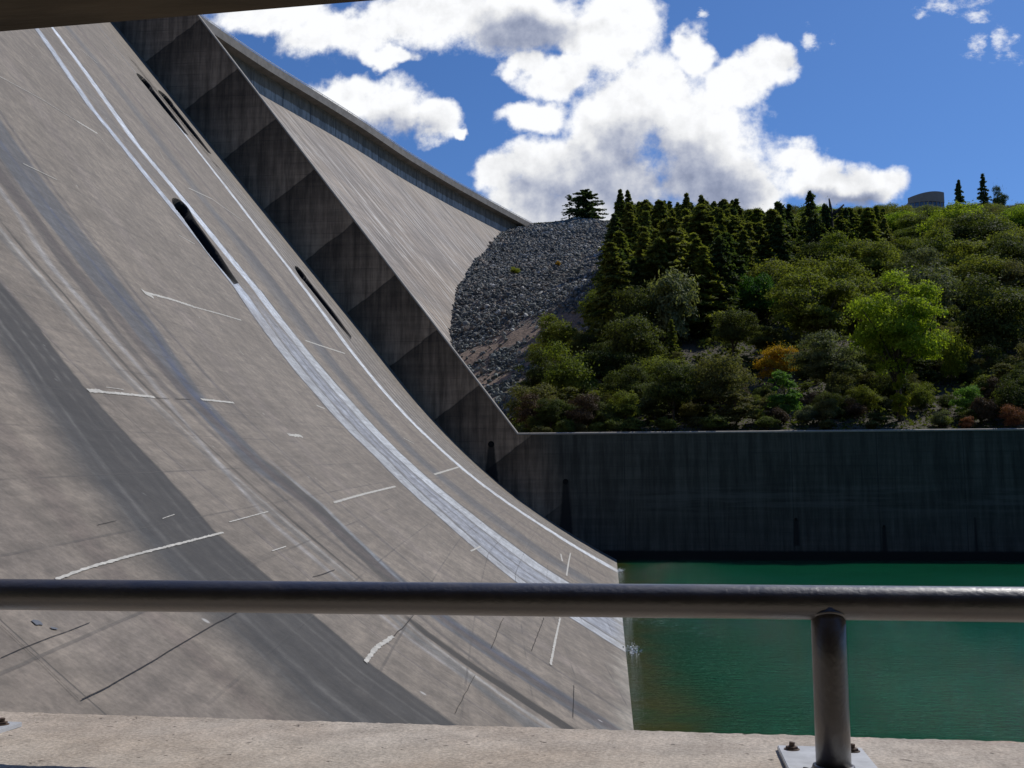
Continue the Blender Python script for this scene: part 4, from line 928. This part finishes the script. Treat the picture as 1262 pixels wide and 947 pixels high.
# ledge top as a finely divided, slightly uneven slab with a crumbly front arris
na, nb = 900, 60; aa = np.linspace(-4, 4, na); bb = np.concatenate([np.linspace(-.9, .3, 36), np.linspace(.305, .352, 16), np.array([.356, .358, .36, .361, .362, .363, .364, .365])])
nb = len(bb); A_, B_ = np.meshgrid(aa, bb, indexing='ij')
edge = .352 + (vnoise(A_ * 40, A_ * 0 + 1, 5) - .5) * .006 + (vnoise(A_ * 150, A_ * 0 + 2, 6) - .5) * .004
Zz = (vnoise(A_ * 55, B_ * 55, 7) - .5) * .0022 + (vnoise(A_ * 160, B_ * 160, 8) - .5) * .0012
Bc = np.minimum(B_, edge); drop = np.where(B_ > edge - .006, -(B_ - (edge - .006)) * .6, 0); k_ = np.arange(nb)
Zz = Zz + drop; last = (k_ >= nb - 2)[None, :] & (A_ < 99); Zz = np.where(last, -(k_[None, :] - (nb - 3)) * .7, Zz)
V = np.stack([A_, Bc, Zz], -1).reshape(-1, 3); i, j = np.meshgrid(np.arange(na - 1), np.arange(nb - 1), indexing='ij'); a = i * nb + j
F = np.stack([a, a + nb, a + nb + 1, a + 1], -1).reshape(-1, 4)
ledge = obj('parapet_ledge', npmesh('parapet_ledge', V, F, [M['ledge']], None, False)); ledge.location = O; ledge.rotation_euler = (0, 0, ang)
tag(ledge, 'rough sunlit tan concrete ledge running across the bottom, under the railing', 'ledge')
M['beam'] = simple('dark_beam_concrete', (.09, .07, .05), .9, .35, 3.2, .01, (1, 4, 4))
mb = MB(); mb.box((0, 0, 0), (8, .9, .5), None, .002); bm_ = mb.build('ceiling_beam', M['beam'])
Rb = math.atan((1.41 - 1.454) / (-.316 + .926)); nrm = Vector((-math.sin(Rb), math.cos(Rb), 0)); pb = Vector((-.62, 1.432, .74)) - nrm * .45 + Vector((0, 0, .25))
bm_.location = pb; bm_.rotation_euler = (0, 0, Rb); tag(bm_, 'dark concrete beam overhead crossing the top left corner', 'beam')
mb = MB(); mb.box((0, -1.25, -.5), (8, .1, .98)); mb.box((0, -2.6, -1.0), (8, 2.8, .1)); fl = mb.build('gallery_floor', M['beam']); fl.location = O + Vector((0, .3, 0)); fl.rotation_euler = (0, 0, ang); tag(fl, kind='structure')

M['shade_shell'] = simple('shade_shell_dark', (.05, .042, .035), .9, .15, 1.5)
mb = MB(); mb.box((0, -2.9, 1.45), (8, 4.2, .25)); mb.box((0, -4.9, .2), (8, .2, 2.6)); gi = mb.build('gallery_shade_shell', M['shade_shell']); gi.location = (0, 1.432, 0); gi.rotation_euler = (0, 0, ang); tag(gi, kind='structure')  # unseen roof and back wall added to darken railing and post
# railing
m, T, b = mat('painted_railing', .33); P = pos(T)
n1 = T.noise(P, 14., 5, .65); n2 = T.noise(P, 90., 3, .6)
chip = T.ramp(T.noise(T.vmath('MULTIPLY', P, (1, 2, 2)), 22., 4, .7), .66, .70)
c = T.mix(T.ramp(n1, .3, .7), (.026, .020, .016), (.042, .032, .026)); c = T.mix(T.math('MULTIPLY', chip, .8), c, (.02, .012, .009))
T.l.new(c, b.inputs['Base Color']); T.l.new(T.ramp(n1, .2, .8, .38, .52), b.inputs['Roughness']); bump(T, b, T.math('ADD', T.math('MULTIPLY', n1, .8), T.math('MULTIPLY', n2, .5)), .8, .0035)
b.inputs['Coat Weight'].default_value = .8; b.inputs['Coat Roughness'].default_value = .36; b.inputs['Coat IOR'].default_value = 1.6; b.inputs['Specular IOR Level'].default_value = 1.
M['rail'] = m
M['plate'] = simple('galvanised_plate', (.46, .47, .48), .55, .18, 22., .0006, metal=.15); M['bolt'] = simple('rusty_bolt', (.09, .055, .035), .7, .3, 60.)
rl = empty('railing', O); rl.rotation_euler = (0, 0, ang); tag(rl, 'dark painted pipe railing with a post bolted to the concrete ledge', 'railing')
mb = MB(); mb.tube([(x, 0, .300 + .0012 * x) for x in np.linspace(-4.6, 2.2, 60)], .031, 40); mb.build('top_rail', M['rail'], rl, True)
for px in (0, -1.77):
    mb = MB(); mb.tube([(px, 0, .0), (px, 0, .10), (px, 0, .2), (px, 0, .3)], .0305, 36); p_ = mb.build('post', M['rail'], rl, True)
    mb = MB()                                              # weld bead round the saddle joint and the foot
    mb.tube([(px + .0315 * math.cos(t), .0315 * math.sin(t), .276 - .010 * abs(math.sin(t)) ** 2 * -1) for t in np.linspace(0, 2 * math.pi, 40)], .0035, 6, False)
    mb.tube([(px + .032 * math.cos(t), .032 * math.sin(t), .012) for t in np.linspace(0, 2 * math.pi, 40)], .006, 6, False); mb.build('weld', M['rail'], p_, True)
    mb = MB(); mb.box((px, .045, .0045), (.16, .29, .011), None, .0015); pl = mb.build('base_plate', M['plate'], rl)
    for sx in (-1, 1):
        for sy in (-1, 1):
            mb = MB(); bx, by = px + sx * .056, .045 + sy * .108
            mb.tube([(bx, by, .008), (bx, by, .016)], .0115, 6); mb.tube([(bx, by, .016), (bx + .001, by, .024)], .0055, 10); mb.tube([(bx, by, .0095), (bx, by, .0115)], .015, 18)
            mb.build('bolt', M['bolt'], pl)
# ------------------------------------------------------------------ sun and sky
SUN = Vector((.47, .44, .765)).normalized()
el = math.asin(SUN.z); az = math.atan2(SUN.x, SUN.y)
L = bpy.data.lights.new('sun', 'SUN'); L.energy = SUNE; L.angle = math.radians(.53); L.color = (1, .955, .89)
so = bpy.data.objects.new('sun', L); C.objects.link(so); so.rotation_euler = (-SUN).to_track_quat('-Z', 'Y').to_euler(); so.location = (100, 0, 300)
W = bpy.data.worlds.new('World'); scene.world = W; W.use_nodes = True; T = NT(W.node_tree); T.n.clear()
sky = T.new('ShaderNodeTexSky', sky_type='NISHITA'); sky.sun_disc = False; sky.sun_elevation = el; sky.sun_rotation = az; sky.altitude = 400; sky.air_density = 1.0; sky.dust_density = .4; sky.ozone_density = 2.2
d = T.new('ShaderNodeTexCoord').outputs['Generated']; dx, dy, dz = T.sep(d)
yc = T.math('MAXIMUM', dy, .12); px = T.math('DIVIDE', dx, yc); pz = T.math('DIVIDE', dz, yc); p = T.comb(px, pz, 0)
CL = [(-0.3469,0.5151,0.0640,0.0266),(-0.2613,0.4901,0.0753,0.0315),(-0.1696,0.5093,0.0906,0.0366),(-0.0790,0.4964,0.0890,0.0388),(-0.0062,0.4760,0.0639,0.0426),(0.0142,0.5006,0.0440,0.0385),(-0.2232,0.4642,0.0374,0.0121),(-0.0468,0.4355,0.0481,0.0254),(-0.0752,0.3945,0.0361,0.0168),(-0.0791,0.4495,0.0243,0.0187),(-0.2600,0.4210,0.0433,0.0292),(-0.2166,0.4108,0.0429,0.0325),(-0.1727,0.3956,0.0262,0.0203),(-0.1521,0.3822,0.0114,0.0067),(-0.1074,0.3374,0.0257,0.0216),(-0.0673,0.3485,0.0399,0.0299),(-0.0793,0.3159,0.0477,0.0330),(0.0087,0.3873,0.0473,0.0501),(-0.0078,0.3301,0.0784,0.0494),(0.0408,0.4152,0.0472,0.0461),(0.0950,0.3759,0.0619,0.0579),(0.1016,0.3267,0.0691,0.0448),(-0.0397,0.2943,0.0785,0.0245),(0.0851,0.4593,0.0267,0.0337),(0.1195,0.4203,0.0388,0.0291),(0.1552,0.4438,0.0310,0.0250),(0.1237,0.4326,0.0311,0.0208),(0.1865,0.3402,0.0304,0.0194),(0.2048,0.3195,0.0453,0.0209),(0.2499,0.3125,0.0434,0.0192),(0.1396,0.3054,0.0305,0.0226),(0.0915,0.4995,0.0079,0.0102),(0.2063,0.4640,0.0085,0.0083),(0.3262,0.4933,0.0272,0.0058),(0.3520,0.4805,0.0105,0.0058),(0.3788,0.4489,0.0074,0.0098),(0.3541,0.4500,0.0075,0.0065),(0.2951,0.4790,0.0076,0.0066),]
GR = [(-0.0237,0.3142,0.0862,0.0493),(0.0627,0.3239,0.0850,0.0408),(0.1090,0.3143,0.0461,0.0324),(-0.0709,0.4789,0.0967,0.0429),(-0.1529,0.4869,0.0657,0.0259),(-0.2427,0.3880,0.0742,0.0213),(-0.2610,0.4745,0.0502,0.0217),(0.2230,0.2990,0.0450,0.0128),(0.0082,0.3460,0.0627,0.0413),]
GR = GR[:3] + [(GR[3][0], GR[3][1], GR[3][2] * .7, GR[3][3] * .6)] + GR[5:6] + GR[7:]
WL = [(c[0], c[1], c[2] * 1.7, c[3] * 1.9) for c in CL[-6:]] + [CL[31]]; CL = CL[:-7]
wn = T.new('ShaderNodeTexNoise', noise_dimensions='2D'); T.put(wn.inputs['Vector'], p); wn.inputs['Scale'].default_value = 22.; wn.inputs['Detail'].default_value = 5.
pw = T.vmath('ADD', p, T.vmath('MULTIPLY', T.vmath('SUBTRACT', wn.outputs['Color'], (.5, .5, .5)), (.045, .035, 0)))
def blobs(vec, lst):
    out = None
    for (cx, cy, rx_, ry_) in lst:
        v = T.vmath('LENGTH', T.vmath('MULTIPLY_ADD', vec, (1 / rx_, 1 / ry_, 0), (-cx / rx_, -cy / ry_, 0)), out=1)
        out = v if out is None else T.math('SMOOTH_MIN', out, v, .25)
    return out
dist = blobs(pw, CL); field = T.math('SUBTRACT', 1.05, dist)
def nz(vec, off=0.):
    v = T.vmath('ADD', vec, (off * .5, off, 0)) if off else vec
    return T.math('ADD', T.math('MULTIPLY', T.noise(v, 14., 8, .62, '2D'), .7), T.math('MULTIPLY', T.noise(v, 48., 6, .6, '2D'), .3))
a0 = nz(p); a1 = nz(p, .012); s0_ = T.noise(p, 9., 3, .5, '2D'); s1_ = T.noise(T.vmath('ADD', p, (.010, .02, 0)), 9., 3, .5, '2D')
dens = T.math('ADD', field, T.math('MULTIPLY', T.math('SUBTRACT', a0, .5), 1.5))
cov = T.ramp(dens, -.04, .42)
# a few thin wisps out to the right
pq = T.vmath('ADD', p, T.vmath('MULTIPLY', T.vmath('SUBTRACT', wn.outputs['Color'], (.5, .5, .5)), (.05, .05, 0)))
wd = T.math('SUBTRACT', 1., blobs(pq, WL)); wn2 = T.noise(T.vmath('MULTIPLY', p, (1., 1.6, 1.)), 40., 6, .7, '2D')
wisp = T.math('MULTIPLY', T.ramp(T.math('ADD', wd, T.math('MULTIPLY', T.math('SUBTRACT', wn2, .5), 2.6)), .1, 1.3), .8)
cov = T.math('MAXIMUM', cov, wisp)
# relief: tops towards the sun brighter
rel = T.math('ADD', T.math('MULTIPLY', T.math('SUBTRACT', a0, a1), 1.3), T.math('MULTIPLY', T.math('SUBTRACT', s0_, s1_), 1.2))
gd = blobs(pw, GR); gm = T.ramp(T.math('ADD', gd, T.math('MULTIPLY', T.math('SUBTRACT', s0_, .5), .8)), .3, 1.3, 1, 0)
thick = T.ramp(dens, .1, .8)
lum = T.math('ADD', T.math('SUBTRACT', .97, T.math('MULTIPLY', gm, .40)), T.math('MULTIPLY', rel, .5))
lum = T.math('ADD', lum, T.math('MULTIPLY', T.math('SUBTRACT', 1, gm), .06)); lum = T.math('MINIMUM', T.math('MAXIMUM', lum, .36), 1.02)
white = T.mix(T.ramp(lum, .4, .9), (.58, .67, .95), (.99, 1.0, 1.02))
cl = T.vmath('SCALE', white, None); T.l.new(T.math('MULTIPLY', lum, CLOUDK), cl.node.inputs['Scale'])
skc = T.mix(1, sky.outputs[0], SKYTINT, 'MULTIPLY')
col = T.mix(T.math('MULTIPLY', cov, T.ramp(dz, 0, .04)), skc, cl)
bg = T.new('ShaderNodeBackground'); T.l.new(col, bg.inputs['Color']); bg.inputs['Strength'].default_value = SKYS
wo = T.new('ShaderNodeOutputWorld'); T.l.new(bg.outputs[0], wo.inputs['Surface'])
W.cycles.sampling_method = 'MANUAL'; W.cycles.sample_map_resolution = 512
# ------------------------------------------------------------------ camera
cam = bpy.data.cameras.new('camera'); cam.sensor_width = 36; cam.lens = 36 * 1300 / 1262; cam.clip_start = .05; cam.clip_end = 8000
co = bpy.data.objects.new('camera', cam); C.objects.link(co); scene.camera = co
co.rotation_euler = (math.radians(90 + 7.2985), 0, math.radians(5.4)); co.location = (0, 0, 0)
vs = scene.view_settings; vs.view_transform = 'Standard'; vs.look = 'None'; vs.gamma = 1; vs.exposure = 0; vs.use_curve_mapping = False
scene.cycles.max_bounces = 6; scene.cycles.diffuse_bounces = 3; scene.cycles.glossy_bounces = 3; scene.cycles.transparent_max_bounces = 6
